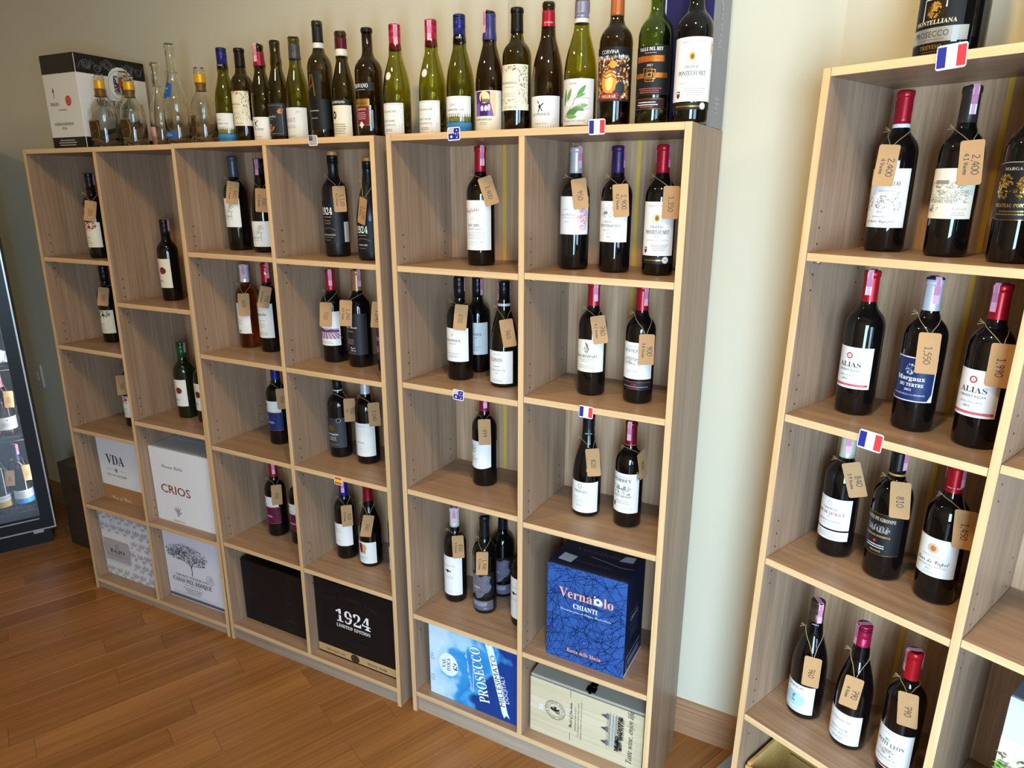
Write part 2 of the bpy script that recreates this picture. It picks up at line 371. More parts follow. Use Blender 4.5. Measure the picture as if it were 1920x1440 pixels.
class Print:
    """collects flat polygons in mm: (layer, pts, ink)"""
    def __init__(s): s.p = []; s.inks = []
    def mi(s, c):
        m = ink(c[1:], .3, .85) if c.startswith('*') else ink(c)
        if m not in s.inks: s.inks.append(m)
        return s.inks.index(m)
    def add(s, it):
        k = it[0]; P = []
        if k == 't':
            _, tx, x, y, h, c = it[:6]; st = it[6] if len(it) > 6 else 'n'; mw = it[7] if len(it) > 7 else None; ang = it[8] if len(it) > 8 else 0
            vs, fs, wd = text_geo(tx, st); sx = h
            if mw: sx = mw / wd
            m = s.mi(c); ca, sa = cos(radians(ang)), sin(radians(ang))
            q = [(x + (a * sx) * ca - (b * h) * sa, y + (a * sx) * sa + (b * h) * ca) for a, b in vs]
            P = [([q[i] for i in f], m) for f in fs]
        elif k == 'r':
            _, x, y, w_, h, c = it; P = [([(x - w_ / 2, y), (x + w_ / 2, y), (x + w_ / 2, y + h), (x - w_ / 2, y + h)], s.mi(c))]
        elif k == 'c':
            _, x, y, r, c = it[:5]; ry = it[5] if len(it) > 5 else r; n = 18
            P = [([(x + r * cos(2 * pi * i / n), y + ry * sin(2 * pi * i / n)) for i in range(n)], s.mi(c))]
        elif k == 'o':
            _, x, y, r, wd, c = it; n = 24; m = s.mi(c)
            ribbon(P, [(x + r * cos(2 * pi * i / n), y + r * sin(2 * pi * i / n)) for i in range(n + 1)], wd, m)
        elif k == 'p': P = [(it[1], s.mi(it[2]))]
        elif k == 'l': ribbon(P, it[1], it[2], s.mi(it[3]))
        elif k == 'f':                                      # frame
            _, x, y, w_, h, wd, c = it; ribbon(P, [(x - w_ / 2, y), (x + w_ / 2, y), (x + w_ / 2, y + h), (x - w_ / 2, y + h), (x - w_ / 2, y)], wd, s.mi(c))
        elif k == 'small':                                  # several lines of small print
            _, x, y, w_, n, gap, c = it; m = s.mi(c); rr = random.Random(int(x * 7 + y * 13 + w_))
            for i in range(n):
                ww = w_ * rr.uniform(.7, 1); a = x - ww / 2
                while a < x + ww / 2 - 1:
                    b = a + rr.uniform(1.2, 4.2); P.append(([(a, y - i * gap), (b, y - i * gap), (b, y - i * gap + gap * .42), (a, y - i * gap + gap * .42)], m)); a = b + .8
        elif k == 'leaf':
            _, x, y, l, wd, ang, c = it; ca, sa = cos(radians(ang)), sin(radians(ang)); q = []
            for i in range(9):
                t = i / 8; q.append((t * l, wd * sin(pi * t) ** .8 * (1 - .3 * t)))
            q += [(a, -b) for a, b in reversed(q[1:-1])]
            P = [([(x + a * ca - b * sa, y + a * sa + b * ca) for a, b in q], s.mi(c))]
        elif k == 'specks':                                 # scatter of small leaf-like marks within an ellipse or box
            _, x, y, w_, h, n, sz, cols, seed = it[:9]; rr = random.Random(seed)
            for i in range(n):
                a, b = rr.uniform(-1, 1), rr.uniform(-1, 1)
                if len(it) > 9 and a * a + b * b > 1: continue
                r_ = sz * rr.uniform(.5, 1.3); th = rr.uniform(0, 6.28); cx, cy = x + a * w_ / 2, y + b * h / 2
                P.append(([(cx + r_ * cos(th), cy + r_ * sin(th)), (cx + .45 * r_ * cos(th + 1.7), cy + .45 * r_ * sin(th + 1.7)), (cx - r_ * cos(th), cy - r_ * sin(th)), (cx + .45 * r_ * cos(th - 1.7), cy + .45 * r_ * sin(th - 1.7))], s.mi(cols[rr.randrange(len(cols))])))
        elif k == 'hatch':                                  # loose crossing strokes
            _, x, y, w_, h, n, ln, wd, c, seed = it; rr = random.Random(seed); m = s.mi(c)
            for i in range(n):
                cx, cy, th, l = x + rr.uniform(-.5, .5) * w_, y + rr.uniform(-.5, .5) * h, rr.uniform(0, pi), ln * rr.uniform(.4, 1)
                a_ = (cx - l / 2 * cos(th), cy - l / 2 * sin(th)); b_ = (cx + l / 2 * cos(th), cy + l / 2 * sin(th))
                a_, b_ = [(min(max(q[0], x - w_ / 2), x + w_ / 2), min(max(q[1], y - h / 2), y + h / 2)) for q in (a_, b_)]
                ribbon(P, [a_, b_], wd, m)
        elif k == 'many':
            for i2 in it[1]: s.add(i2)
            return
        s.p.append(P)
    def mesh(s, fn, name, cut=None):
        """fn maps (x mm, y mm, layer) to a point; cut: vertical slicing step in mm for curved surfaces"""
        bm = bmesh.new()
        for li, P in enumerate(s.p):
            vm = {}
            for pts, mi in P:
                vv = []
                for q in pts:
                    key = (round(q[0], 4), round(q[1], 4))
                    if key not in vm: vm[key] = bm.verts.new((key[0], key[1], li))
                    if vm[key] not in vv: vv.append(vm[key])
                if len(vv) >= 3:
                    try: bm.faces.new(vv).material_index = mi
                    except ValueError: pass
        if cut:
            x0 = min((v.co.x for v in bm.verts), default=0); x1 = max((v.co.x for v in bm.verts), default=0)
            x = math.floor(x0 / cut) * cut + cut
            while x < x1:
                bmesh.ops.bisect_plane(bm, geom=bm.verts[:] + bm.edges[:] + bm.faces[:], plane_co=(x, 0, 0), plane_no=(1, 0, 0), dist=.001)
                x += cut
        me = bpy.data.meshes.new(name)
        for v in bm.verts: v.co = fn(v.co.x, v.co.y, v.co.z)
        bm.to_mesh(me); bm.free()
        for m in s.inks: me.materials.append(m)
        return me

# ------------------------------------------------------------------ bottles
def glass(name, col, rough=.02):
    return mat(name, col, rough, 0, .5, 1., 1.5)
GL = {'dark': mat('dark_wine_glass', (.0035, .0028, .0028), .035, 0, .6), 'matte': mat('matte_black_glass', (.006, .006, .0065), .32, 0, .5),
      'green': glass('olive_green_glass', (.40, .40, .06)), 'deep': glass('deep_brown_green_glass', (.25, .21, .045)), 'bright': glass('bright_green_glass', (.30, .43, .11)), 'lime': glass('lime_green_glass', (.52, .53, .075)), 'clear': glass('clear_glass', (.95, .96, .93)),
      'rose': glass('amber_rose_wine', (.70, .25, .09)), 'brown': glass('brown_glass', (.20, .14, .035)), 'darkgreen': mat('dark_green_wine_glass', (.008, .012, .004), .035, 0, .6)}
def profile(kind, h, r):
    p = raw_profile(kind, h, r)
    return p[:4] + smooth_line(p[4:-6], 3) + p[-6:] if kind in ('bord', 'burg') else p[:4] + smooth_line(p[4:11], 3) + p[11:]
def raw_profile(kind, h, r):
    n = .0146
    if kind == 'bord':
        return [(0, .002), (r - .006, 0), (r - .0015, .0025), (r, .008), (r, .60 * h), (.985 * r, .63 * h), (.93 * r, .662 * h), (.83 * r, .69 * h), (.68 * r, .715 * h), (.53 * r, .737 * h), (.0165, .765 * h), (.0149, .80 * h), (n - .0004, .955 * h), (n + .001, .958 * h), (n + .001, .985 * h), (n - .0005, .996 * h), (.0095, h), (0, h)]
    if kind == 'burg':
        return [(0, .002), (r - .006, 0), (r - .0015, .0025), (r, .008), (r, .40 * h), (.985 * r, .45 * h), (.93 * r, .51 * h), (.83 * r, .575 * h), (.70 * r, .635 * h), (.58 * r, .69 * h), (.49 * r, .735 * h), (.0172, .79 * h), (.0152, .85 * h), (n, .955 * h), (n + .001, .958 * h), (n + .001, .985 * h), (n - .0005, .996 * h), (.0095, h), (0, h)]
    if kind == 'pros':
        return [(0, .002), (r - .008, 0), (r - .002, .003), (r, .01), (r, .40 * h), (.975 * r, .47 * h), (.89 * r, .54 * h), (.72 * r, .61 * h), (.50 * r, .67 * h), (.36 * r, .73 * h), (.0165, .80 * h), (.0155, .92 * h), (.018, .925 * h), (.018, .945 * h), (.0155, .95 * h), (.0155, .975 * h), (.0165, .98 * h), (.0165, .995 * h), (.011, h)]
    if kind == 'tall':
        return [(0, .002), (r - .007, 0), (r - .002, .003), (r, .01), (r, .30 * h), (.96 * r, .40 * h), (.80 * r, .50 * h), (.60 * r, .58 * h), (.45 * r, .66 * h), (.39 * r, .72 * h), (.44 * r, .725 * h), (.44 * r, .74 * h), (.37 * r, .745 * h), (.34 * r, .95 * h), (.40 * r, .955 * h), (.40 * r, .99 * h), (.30 * r, h)]
def rad(prof, z):
    pts = [(b, a) for a, b in prof[1:]]
    for (z0, r0), (z1, r1) in zip(pts, pts[1:]):
        if z0 <= z <= z1: return r0 + (r1 - r0) * (z - z0) / max(z1 - z0, 1e-6)
    return pts[-1][1]
_BM = {}
TRANSP = ('green', 'deep', 'bright', 'lime', 'clear', 'rose', 'brown')
def bottle_mesh(kind, h, r, g):
    key = (kind, round(h, 4), round(r, 4), g)
    if key not in _BM:
        p = profile(kind, h, r); mb = MB()
        q = p
        if g in TRANSP and g != 'rose':
            if q[-1][0] == 0: q = q[:-1]
            th = .0024
            inner = [(max(a - th, .006), z) for a, z in q[4:]][::-1] + [(r * .80, .010), (0, .016)]
            q = q + inner
            mb.lathe(q, 36)
        elif g == 'rose':
            mb.lathe(q, 36)
        else: mb.lathe(q, 36)
        _BM[key] = mb.mesh('glass', GL[g])
    return _BM[key]
CAPC = {}
def foil(c, rough=.32, metal=.35):
    return mat('capsule_' + c, c, rough, metal, .5)
def lathe_sleeve(prof, z0, z1, off=.0006, n=8, closed=True):
    q = [(rad(prof, z0), z0)]
    zs = sorted({z0 + (z1 - z0) * i / n for i in range(n + 1)} | {z for _, z in prof if z0 < z < z1})
    q += [(rad(prof, z) + off, z) for z in zs]
    if closed: q += [(rad(prof, z1) * .6, z1 + off), (0, z1 + off)]
    else: q += [(rad(prof, z1), z1)]
    return q
def wrap(rb, z0, rot, prof=None):
    def fn(x, y, li):
        th = x / 1000 / rb + rot; rr = (rb if prof is None else rad(prof, z0 + y / 1000)) + .00075 + .00003 * li
        return (rr * sin(th), -rr * cos(th), z0 + y / 1000)
    return fn
def put_label(root, prof, z0, z1, half, rot, col, items, name='label', shape=None, metal=False):
    rb = rad(prof, (z0 + z1) / 2); mb = MB(); a0, a1 = radians(rot - half), radians(rot + half); n = max(6, int(half / 2.5)); nz = 6 if rad(prof, z1) < rb - .0003 else 1
    for i in range(n):
        for j in range(nz):
            q = []
            for a, z in ((i, j), (i + 1, j), (i + 1, j + 1), (i, j + 1)):
                th = a0 + (a1 - a0) * a / n; zz = z0 + (z1 - z0) * z / nz
                if shape == 'arch' and z == nz: zz += .006 * cos((a / n - .5) * pi) - .003
                if shape == 'dip' and z == 0: zz -= .006 * cos((a / n - .5) * pi) - .003
                rr = rad(prof, zz) + .0005; q.append((rr * sin(th), -rr * cos(th), zz))
            mb.quad(q, 0, True)
    m = mat('label_%s%s' % (col, '_foil' if metal else ''), col, .30 if metal else .5, .7 if metal else 0, .35)
    lb = mb.build(name, m, root)
    if items:
        P = Print()
        for it in items: P.add(it)
        if P.p: link('print', P.mesh(wrap(rb, z0, radians(rot), prof), 'print', 3.), lb)
    return lb
PINK = mat('pink_tax_paper', 'E7A9BC', .55); PINKP = mat('pink_tax_print', 'C9809A', .55); WHT = mat('white_paper', 'F2EFE8', .5)
def tax_strip(root, prof, h, ang, ln=.05, tip=False, wd=.011):
    mb = MB(); a = radians(ang); d = Vector((sin(a), -cos(a), 0)); t = Vector((cos(a), sin(a), 0)); rn = rad(prof, h * .93) + .0016
    path = []
    for z in (h - ln, h - ln * .66, h - ln * .33, h - .004): path.append(d * (max(rad(prof, z) + .0014, rn)) + Vector((0, 0, z)))
    path.append(d * (rn - .003) + Vector((0, 0, h + .0012))); path.append(-d * (rn - .003) + Vector((0, 0, h + .0012)))
    for z in (h - .004, h - .02, h - ln * .8): path.append(-d * max(rad(prof, z) + .0014, rn) + Vector((0, 0, z)))
    for i in range(len(path) - 1):
        mb.quad([path[i] - t * wd / 2, path[i] + t * wd / 2, path[i + 1] + t * wd / 2, path[i + 1] - t * wd / 2], 2 if (i == 0 and tip) else (1 if i == 1 else 0))
        mb.quad([path[i] - t * wd * .28 + d * .0002, path[i] + t * wd * .28 + d * .0002, path[i + 1] + t * wd * .28 + d * .0002, path[i + 1] - t * wd * .28 + d * .0002], 1 if i != 0 else 0) if i in (0, 2) else None
    return mb.build('tax_strip', [PINK, PINKP, WHT], root, label='pink paper tax strip over the cap')

POS = {
 't1': ('A', 0.353, 0.09, 1.8, 0.243, 0.0481),
 't2': ('A', 0.516, 0.08, 1.8, 0.226, 0.0395),
 't2b': ('A', 0.333, 0.2, 1.8, 0.268, 0.0423),
 't3': ('A', 0.574, 0.142, 1.8, 0.272, 0.0347),
 't4': ('A', 0.696, 0.11, 1.8, 0.316, 0.0411),
 't5': ('A', 0.83, 0.1, 1.8, 0.234, 0.0391),
 't6': ('B', 0.119, 0.13, 1.8, 0.283, 0.028),
 't7': ('B', 0.196, 0.13, 1.8, 0.277, 0.0321),
 't8': ('B', 0.277, 0.13, 1.8, 0.281, 0.0276),
 't9': ('B', 0.345, 0.13, 1.8, 0.286, 0.0289),
 't10': ('B', 0.421, 0.13, 1.8, 0.288, 0.0362),
 't11': ('B', 0.513, 0.13, 1.8, 0.322, 0.0354),
 't12': ('B', 0.596, 0.13, 1.8, 0.287, 0.0332),
 't13': ('B', 0.688, 0.13, 1.8, 0.288, 0.0394),
 't14': ('C', -0.057, 0.13, 1.8, 0.286, 0.0373),
 't15': ('C', 0.061, 0.13, 1.8, 0.285, 0.0358),
 't16': ('C', 0.149, 0.13, 1.8, 0.288, 0.0365),
 't17': ('C', 0.238, 0.13, 1.8, 0.287, 0.0364),
 't18': ('C', 0.316, 0.13, 1.8, 0.287, 0.0357),
 't19': ('C', 0.401, 0.13, 1.8, 0.29, 0.038),
 't20': ('C', 0.5, 0.1, 1.8, 0.286, 0.0381),
 't21': ('C', 0.585, 0.1, 1.8, 0.287, 0.0376),
 't22': ('C', 0.68, 0.09, 1.8, 0.283, 0.0377),
 't23': ('C', 0.77, 0.07, 1.8, 0.278, 0.0379),
 'a1': ('A', 0.235, 0.083, 1.4144, 0.302, 0.0326),
 'a2': ('A', 0.149, 0.143, 1.0746, 0.298, 0.0351),
 'a3': ('A', 0.212, 0.143, 0.7323, 0.304, 0.0364),
 'b1': ('A', 0.532, 0.139, 1.2684, 0.288, 0.0362),
 'b2': ('A', 0.538, 0.141, 0.8187, 0.291, 0.0411),
 'b3': ('A', 0.652, 0.134, 0.8187, 0.286, 0.0407),
 'c1': ('B', 0.095, 0.151, 1.4656, 0.301, 0.0386),
 'c2': ('B', 0.23, 0.135, 1.4656, 0.29, 0.0379),
 'c3': ('B', 0.076, 0.17, 1.125, 0.289, 0.0355),
 'c4': ('B', 0.191, 0.158, 1.125, 0.3, 0.0367),
 'c5': ('B', 0.202, 0.148, 0.7932, 0.265, 0.0389),
 'c6': ('B', 0.141, 0.153, 0.4153, 0.27, 0.0429),
 'c7': ('B', 0.264, 0.147, 0.4153, 0.281, 0.0424),
 'd1': ('B', 0.521, 0.149, 1.4635, 0.31, 0.0418),
 'd2': ('B', 0.683, 0.111, 1.4635, 0.289, 0.0402),
 'd3': ('B', 0.482, 0.148, 1.125, 0.295, 0.041),
 'd4': ('B', 0.596, 0.138, 1.125, 0.301, 0.0402),
 'd5': ('B', 0.721, 0.124, 1.125, 0.294, 0.0389),
 'd6': ('B', 0.476, 0.153, 0.7932, 0.26, 0.0411),
 'd7': ('B', 0.596, 0.149, 0.7932, 0.262, 0.0413),
 'd8': ('B', 0.719, 0.139, 0.7932, 0.267, 0.04),
 'd9': ('B', 0.48, 0.145, 0.4153, 0.27, 0.041),
 'd10': ('B', 0.587, 0.143, 0.4153, 0.276, 0.0423),
 'd11': ('B', 0.714, 0.141, 0.4153, 0.278, 0.0411),
 'e1': ('C', 0.202, 0.138, 1.4639, 0.31, 0.0389),
 'e2': ('C', 0.135, 0.126, 1.1346, 0.293, 0.0383),
 'e3': ('C', 0.136, 0.223, 1.1346, 0.28, 0.0324),
 'e4': ('C', 0.282, 0.122, 1.1346, 0.29, 0.0398),
 'e5': ('C', 0.194, 0.158, 0.8026, 0.256, 0.0383),
 'e6': ('C', 0.085, 0.147, 0.3725, 0.325, 0.0367),
 'e7': ('C', 0.2, 0.14, 0.3725, 0.328, 0.0416),
 'e8': ('C', 0.206, 0.246, 0.3725, 0.264, 0.04),
 'e9': ('C', 0.339, 0.136, 0.3725, 0.329, 0.0381),
 'f1': ('C', 0.474, 0.148, 1.4674, 0.298, 0.0364),
 'f2': ('C', 0.588, 0.137, 1.4674, 0.297, 0.0375),
 'f3': ('C', 0.7, 0.13, 1.4674, 0.296, 0.0358),
 'g1': ('C', 0.543, 0.123, 1.1488, 0.283, 0.0363),
 'g2': ('C', 0.673, 0.116, 1.1488, 0.283, 0.0367),
 'h1': ('C', 0.532, 0.145, 0.7908, 0.282, 0.0396),
 'h2': ('C', 0.655, 0.138, 0.7908, 0.282, 0.0373),
 'i1': ('D', 0.088, 0.176, 1.5431, 0.309, 0.0376),
 'i2': ('D', 0.212, 0.151, 1.5431, 0.303, 0.0369),
 'i3': ('D', 0.33, 0.109, 1.5431, 0.288, 0.0334),
 'j1': ('D', 0.096, 0.138, 1.2041, 0.303, 0.0383),
 'j2': ('D', 0.218, 0.125, 1.2041, 0.302, 0.0387),
 'j3': ('D', 0.331, 0.117, 1.2041, 0.302, 0.0369),
 'k1': ('D', 0.096, 0.153, 0.864, 0.275, 0.0379),
 'k2': ('D', 0.207, 0.14, 0.864, 0.28, 0.0383),
 'k3': ('D', 0.314, 0.132, 0.864, 0.281, 0.0392),
 'l1': ('D', 0.098, 0.126, 0.4447, 0.304, 0.0395),
 'l2': ('D', 0.209, 0.115, 0.4447, 0.307, 0.0382),
 'l3': ('D', 0.315, 0.106, 0.4447, 0.307, 0.0382),
}
TAGS = {
 'a1': ((-1.38, 0.017, 1.585), -59.3, 11.7, 0.0346, 0.0732, '380'),
 'a2': ((-1.469, 0.065, 1.26), -59.3, 11.0, 0.0337, 0.0699, '390'),
 'a3': ((-1.415, 0.049, 0.914), -58.8, 1.3, 0.0331, 0.0806, '390'),
 'c1': ((-0.718, 0.098, 1.651), -49.9, 9.3, 0.0344, 0.0637, '880|4.1 Vivino'),
 'c2': ((-0.579, 0.09, 1.629), -48.0, 4.2, 0.0314, 0.0728, '700|4.1 Vivino'),
 'c3': ((-0.739, 0.113, 1.28), -49.9, 2.0, 0.0393, 0.0786, '600'),
 'c4': ((-0.624, 0.103, 1.316), -48.3, 13.2, 0.0326, 0.0725, '750|4.4 Vivino'),
 'c5': ((-0.596, 0.111, 0.963), -48.3, -1.7, 0.0369, 0.0749, '550'),
 'c6': ((-0.664, 0.104, 0.586), -49.2, 1.5, 0.0394, 0.0818, '550'),
 'd1': ((-0.28, 0.118, 1.635), -42.6, -1.9, 0.0369, 0.075, '1,120|4.1 Vivino'),
 'd2': ((-0.145, 0.06, 1.604), -39.9, 14.4, 0.0207, 0.0745, '1,120|4 Vivino'),
 'd3': ((-0.344, 0.091, 1.284), -43.4, 4.8, 0.0275, 0.0774, '720'),
 'd4': ((-0.244, 0.072, 1.3), -41.3, 4.4, 0.0275, 0.0804, '1,240|4.4 Vivino'),
 'd5': ((-0.115, 0.066, 1.307), -38.9, 6.4, 0.0278, 0.0778, '1,240'),
 'd6': ((-0.31, 0.132, 0.961), -43.5, 0.2, 0.0312, 0.0827, '980|4.2'),
 'd7': ((-0.198, 0.122, 0.967), -41.2, -1.6, 0.0379, 0.0818, '1,140'),
 'd9': ((-0.327, 0.102, 0.585), -43.6, -0.6, 0.0353, 0.0829, '910|3.9 Vivino'),
 'd10': ((-0.231, 0.092, 0.575), -41.5, 11.6, 0.0333, 0.0841, '740'),
 'e1': ((0.242, 0.11, 1.66), -31.0, -18.0, 0.028, 0.0736, '3,400'),
 'e2': ((0.16, 0.09, 1.32), -32.9, 6.2, 0.0379, 0.0724, '650'),
 'e4': ((0.312, 0.088, 1.291), -29.2, -9.5, 0.0311, 0.0767, '760'),
 'e5': ((0.216, 0.12, 0.98), -30.9, -1.4, 0.0391, 0.0809, '499'),
 'e6': ((0.117, 0.116, 0.579), -33.8, -1.9, 0.0378, 0.0882, '850|3.9 Vivino'),
 'e7': ((0.215, 0.099, 0.557), -31.0, 1.5, 0.0344, 0.0924, '1,700|4.1 Vivino'),
 'f1': ((0.501, 0.111, 1.654), -23.4, -8.1, 0.0388, 0.0663, '950'),
 'f2': ((0.612, 0.098, 1.639), -20.1, -4.4, 0.0387, 0.0757, '1,900|4.2 Vivino'),
 'f3': ((0.734, 0.093, 1.636), -16.6, 0.6, 0.0356, 0.0728, '1,350'),
 'g1': ((0.574, 0.087, 1.326), -21.6, -9.6, 0.0365, 0.0702, '780|4.2 Vivino'),
 'g2': ((0.701, 0.078, 1.291), -17.6, -0.8, 0.0286, 0.0765, '900|3.8 Vivino'),
 'h1': ((0.562, 0.11, 0.957), -21.7, -6.2, 0.0371, 0.0828, '820'),
 'h2': ((0.699, 0.106, 0.981), -17.9, -16.4, 0.019, 0.08, '900'),
 'i1': ((1.158, 0.1, 1.711), -0.3, 3.3, 0.0324, 0.0781, '2,400|4 Vivino'),
 'i2': ((1.293, 0.029, 1.712), 3.5, -4.0, 0.0394, 0.0777, '2,400|4.1 Vivino'),
 'j2': ((1.276, -0.007, 1.366), 3.3, -1.9, 0.039, 0.0809, '1,550'),
 'j3': ((1.385, -0.058, 1.367), 7.3, -0.6, 0.0368, 0.0794, '1,990'),
 'k1': ((1.186, 0.056, 1.061), -0.6, -18.0, 0.0319, 0.0838, '840|3.9 Vivino'),
 'k2': ((1.273, 0.001, 1.056), 3.0, -5.3, 0.0388, 0.0849, '810'),
 'k3': ((1.383, -0.05, 1.041), 6.7, -4.0, 0.0323, 0.0831, '1,450'),
 'l1': ((1.158, 0.017, 0.585), -1.2, -0.1, 0.0387, 0.0935, '760'),
 'l2': ((1.242, -0.035, 0.602), 2.6, 4.7, 0.0348, 0.099, '790|4 Vivino'),
 'l3': ((1.345, -0.084, 0.637), 6.4, -5.6, 0.0399, 0.0973, '790'),
}
K = 'E9E6DF'                        # white label paper
CR = 'E6DCC2'                       # cream label paper
BK, GY, GD = '17161A', '8A8A8A', '*C9A24A'
RD = 'B3202C'
def casas(y, w_):   return [('l', [(16, y + 6), (17, y + 22), (15, y + 34)], 1.2, '4A4A50'), ('specks', 14, y + 42, 30, 26, 90, 1.5, ['55565C', '7D7F86', '3B3C42'], 3, 1), ('specks', -12, y + 30, 34, 20, 60, 1.6, ['9DB6D6', '7F9CC4'], 5, 1), ('t', 'CASAS DEL BOSQUE', -8, y + 15, 4, '33343A', 's', w_), ('small', -10, y + 10, w_ * .8, 2, 3, 'A9A9A9')]
def clover():       return [('r', 0, 0, 92, 28, '3E86B8'), ('r', 0, 0, 92, 16, '2F74AC'), ('r', 0, 27, 92, 1.2, '1E3C58'), ('specks', 0, 28, 88, 4, 60, 1.6, ['1E3C58', '2B4F70'], 2), ('specks', 0, 14, 88, 22, 40, 2.4, ['5E9FCB', '4B8EBF'], 8), ('t', 'CWC', -6, 66, 6, '9A9A9A', 'n'), ('t', 'CLEARWATER COVE', -3, 55, 4.6, '3A3A3A', 'n', 52), ('t', 'SAUVIGNON BLANC', -4, 45, 3, '8A8A8A', 'n'), ('t', 'MARLBOROUGH', -4, 39, 2.6, '4A4A4A', 'n'), ('t', '2022', -4, 33, 2.2, '8A8A8A', 'n')]
def valpo():        return [('specks', 0, 50, 86, 102, 420, 2.2, ['8C8A52', '6C6A38', 'A9A06A', '4F4C2C'], 4), ('r', -8, 26, 52, 62, CR), ('specks', 0, 96, 20, 10, 16, 2.4, ['C87A3E', 'B85E2E'], 9), ('r', 0, 0, 92, 15, CR), ('t', 'VALPOLICELLA', -8, 60, 5.4, '3C3A2E', 's', 44), ('small', -8, 52, 30, 1, 3, '8B8974'), ('small', -8, 38, 40, 3, 3.4, 'B9B297'), ('t', 'LE PREARE', -2, 4.5, 5, 'A8946A', 's', 40)]
def patr():         return [('f', 0, 2.5, 76, 74, .7, '8A8A8A'), ('specks', 24, 40, 26, 70, 90, 1.1, ['C79AC0', 'A9B8CF', '8E8AA8', 'C78A9A'], 6), ('specks', -10, 40, 56, 70, 40, .9, ['D7B0CC', 'B6C3D6'], 7), ('t', 'PATRIARCHE', -4, 56, 5, 'A08C5C', 's', 50), ('t', 'PINOT NOIR', -4, 32, 5, '4F6656', 'n', 40), ('t', 'VINS DE FRANCE', -4, 22, 4, '5F7A68', 'n', 44), ('small', -4, 12, 34, 2, 4, '8E7B80')]
def monde():        return [('many', [('c', -6, 50, 3.2, '2A2A2A', 5), ('leaf', -8, 56, 10, 1.6, 120, '2A2A2A'), ('leaf', -4, 52, 11, 1.6, 35, '2A2A2A'), ('leaf', -7, 46, 11, 1.6, -110, '2A2A2A'), ('leaf', -4, 46, 9, 1.5, -50, '2A2A2A')]), ('t', 'LE MONDE', -4, 30, 6, '4A4A4A', 'n', 46), ('t', 'CABERNET FRANC', -4, 10, 3, '8E8A80', 'n')]
def pontet(s=1):    return [('t', 'Grand Vin de Bordeaux', 0, 112 * s, 4, 'B85A55', 'i', 50), ('c', -2, 86 * s, 6, 'C9A24A', 8), ('c', -2, 86 * s, 3.6, '8A5A22', 5), ('o', -2, 84 * s, 11, 1.4, 'D8BE82'), ('t', 'CHATEAU', -2, 64 * s, 5, '4A4A4A', 's', 30), ('t', 'PONTET-FUMET', -1, 50 * s, 9, '3A3A3A', 's', 58), ('t', '2018', -2, 43 * s, 3, '7A7A7A', 'n'), ('t', 'Saint-Emilion Grand Cru', 0, 34 * s, 4, 'C08A84', 'i', 54), ('small', 6, 24 * s, 40, 4, 4, 'A8A49A'), ('p', [(-32, 20 * s), (-24, 20 * s), (-24, 10 * s), (-28, 5 * s), (-32, 10 * s)], '6A2028'), ('p', [(-30.5, 18 * s), (-25.5, 18 * s), (-25.5, 15 * s), (-30.5, 15 * s)], 'E8E2D8')]
def alias():        return [('o', -4, 70, 5.4, 2.4, 'B9303A'), ('t', 'B', -4, 68, 4, 'B9303A', 's'), ('t', 'ALIAS', -2, 46, 11, '3A3A3A', 's', 46), ('t', 'CROIZET-BAGES', -2, 37, 4.4, '4A4A4A', 's', 44), ('t', 'PAUILLAC', -2, 26, 3.6, '7A7A7A', 'n', 38), ('t', '2021', -8, 18, 4, '6A6A6A', 's'), ('r', 0, 5, 76, 4.6, 'C2303E'), ('small', 0, 6.6, 70, 1, 2.4, 'E8A0A0')]
def cran():         return [('c', -4, 78, 4, 'D8C9A0'), ('t', 'CRANSWICK', -4, 58, 7, '3A3A3A', 's', 50), ('t', 'ESTATE', -4, 50, 3.4, '6A6A6A', 's', 24), ('t', 'Cabernet Sauvignon', -4, 22, 4, 'A0484E', 'i', 46), ('small', -4, 16, 44, 2, 4, 'A9A9A9')]
def matu(c):        return [('r', 0, 0, 92, 66, c), ('r', 0, 66, 92, 1.4, GD), ('r', 0, 69, 92, 1, GD), ('r', 0, 1.5, 92, .8, GD), ('c', -20, 93, 7, '8A6A22'), ('c', -20, 93, 5, '5C4414'), ('t', 'MATURANA', -14, 76, 6, 'C9C4B4', 's', 44), ('t', 'RESERVA', -22, 56, 4, 'E9E6E0', 'n', 26), ('small', -20, 48, 26, 2, 4.4, 'D9C9D0'), ('small', 0, 32, 34, 2, 4.4, 'D9C9D0'), ('small', -18, 10, 30, 1, 4, 'D9C9D0')]
def flower(c1, c2): return [('specks', -4, 78, 70, 22, 70, 4, c1, 3), ('specks', -14, 66, 46, 10, 26, 2.6, c1, 8), ('c', -18, 70, 5, c2), ('c', 6, 74, 5.6, c2), ('c', -6, 64, 3, c2), ('t', 'Andalhue', -10, 34, 6.4, '3A3A3A', 'c', 36), ('small', -10, 24, 34, 1, 4, '7A7A7A'), ('t', 'GRAN RESERVA', -8, 14, 3.4, '5A5A5A', 'n', 36), ('small', -6, 7, 46, 1, 3, 'A9A9A9')]
def mesa(c):        return [('r', -20, 50, 46, 50, 'E6C9A0'), ('p', [(8 + 13 * cos(i * 2 * pi / 9) * (1 + .06 * (-1) ** i), 62 + 13 * sin(i * 2 * pi / 9)) for i in range(9)], '6E2A2C'), ('o', 8, 62, 8.5, 1.2, '8E4A44'), ('r', -31, 40, 14, 12, c), ('t', 'ALPAMESA', -12, 22, 6.4, '4A4438', 's', 40), ('small', -16, 12, 24, 1, 3, '9A9488')]
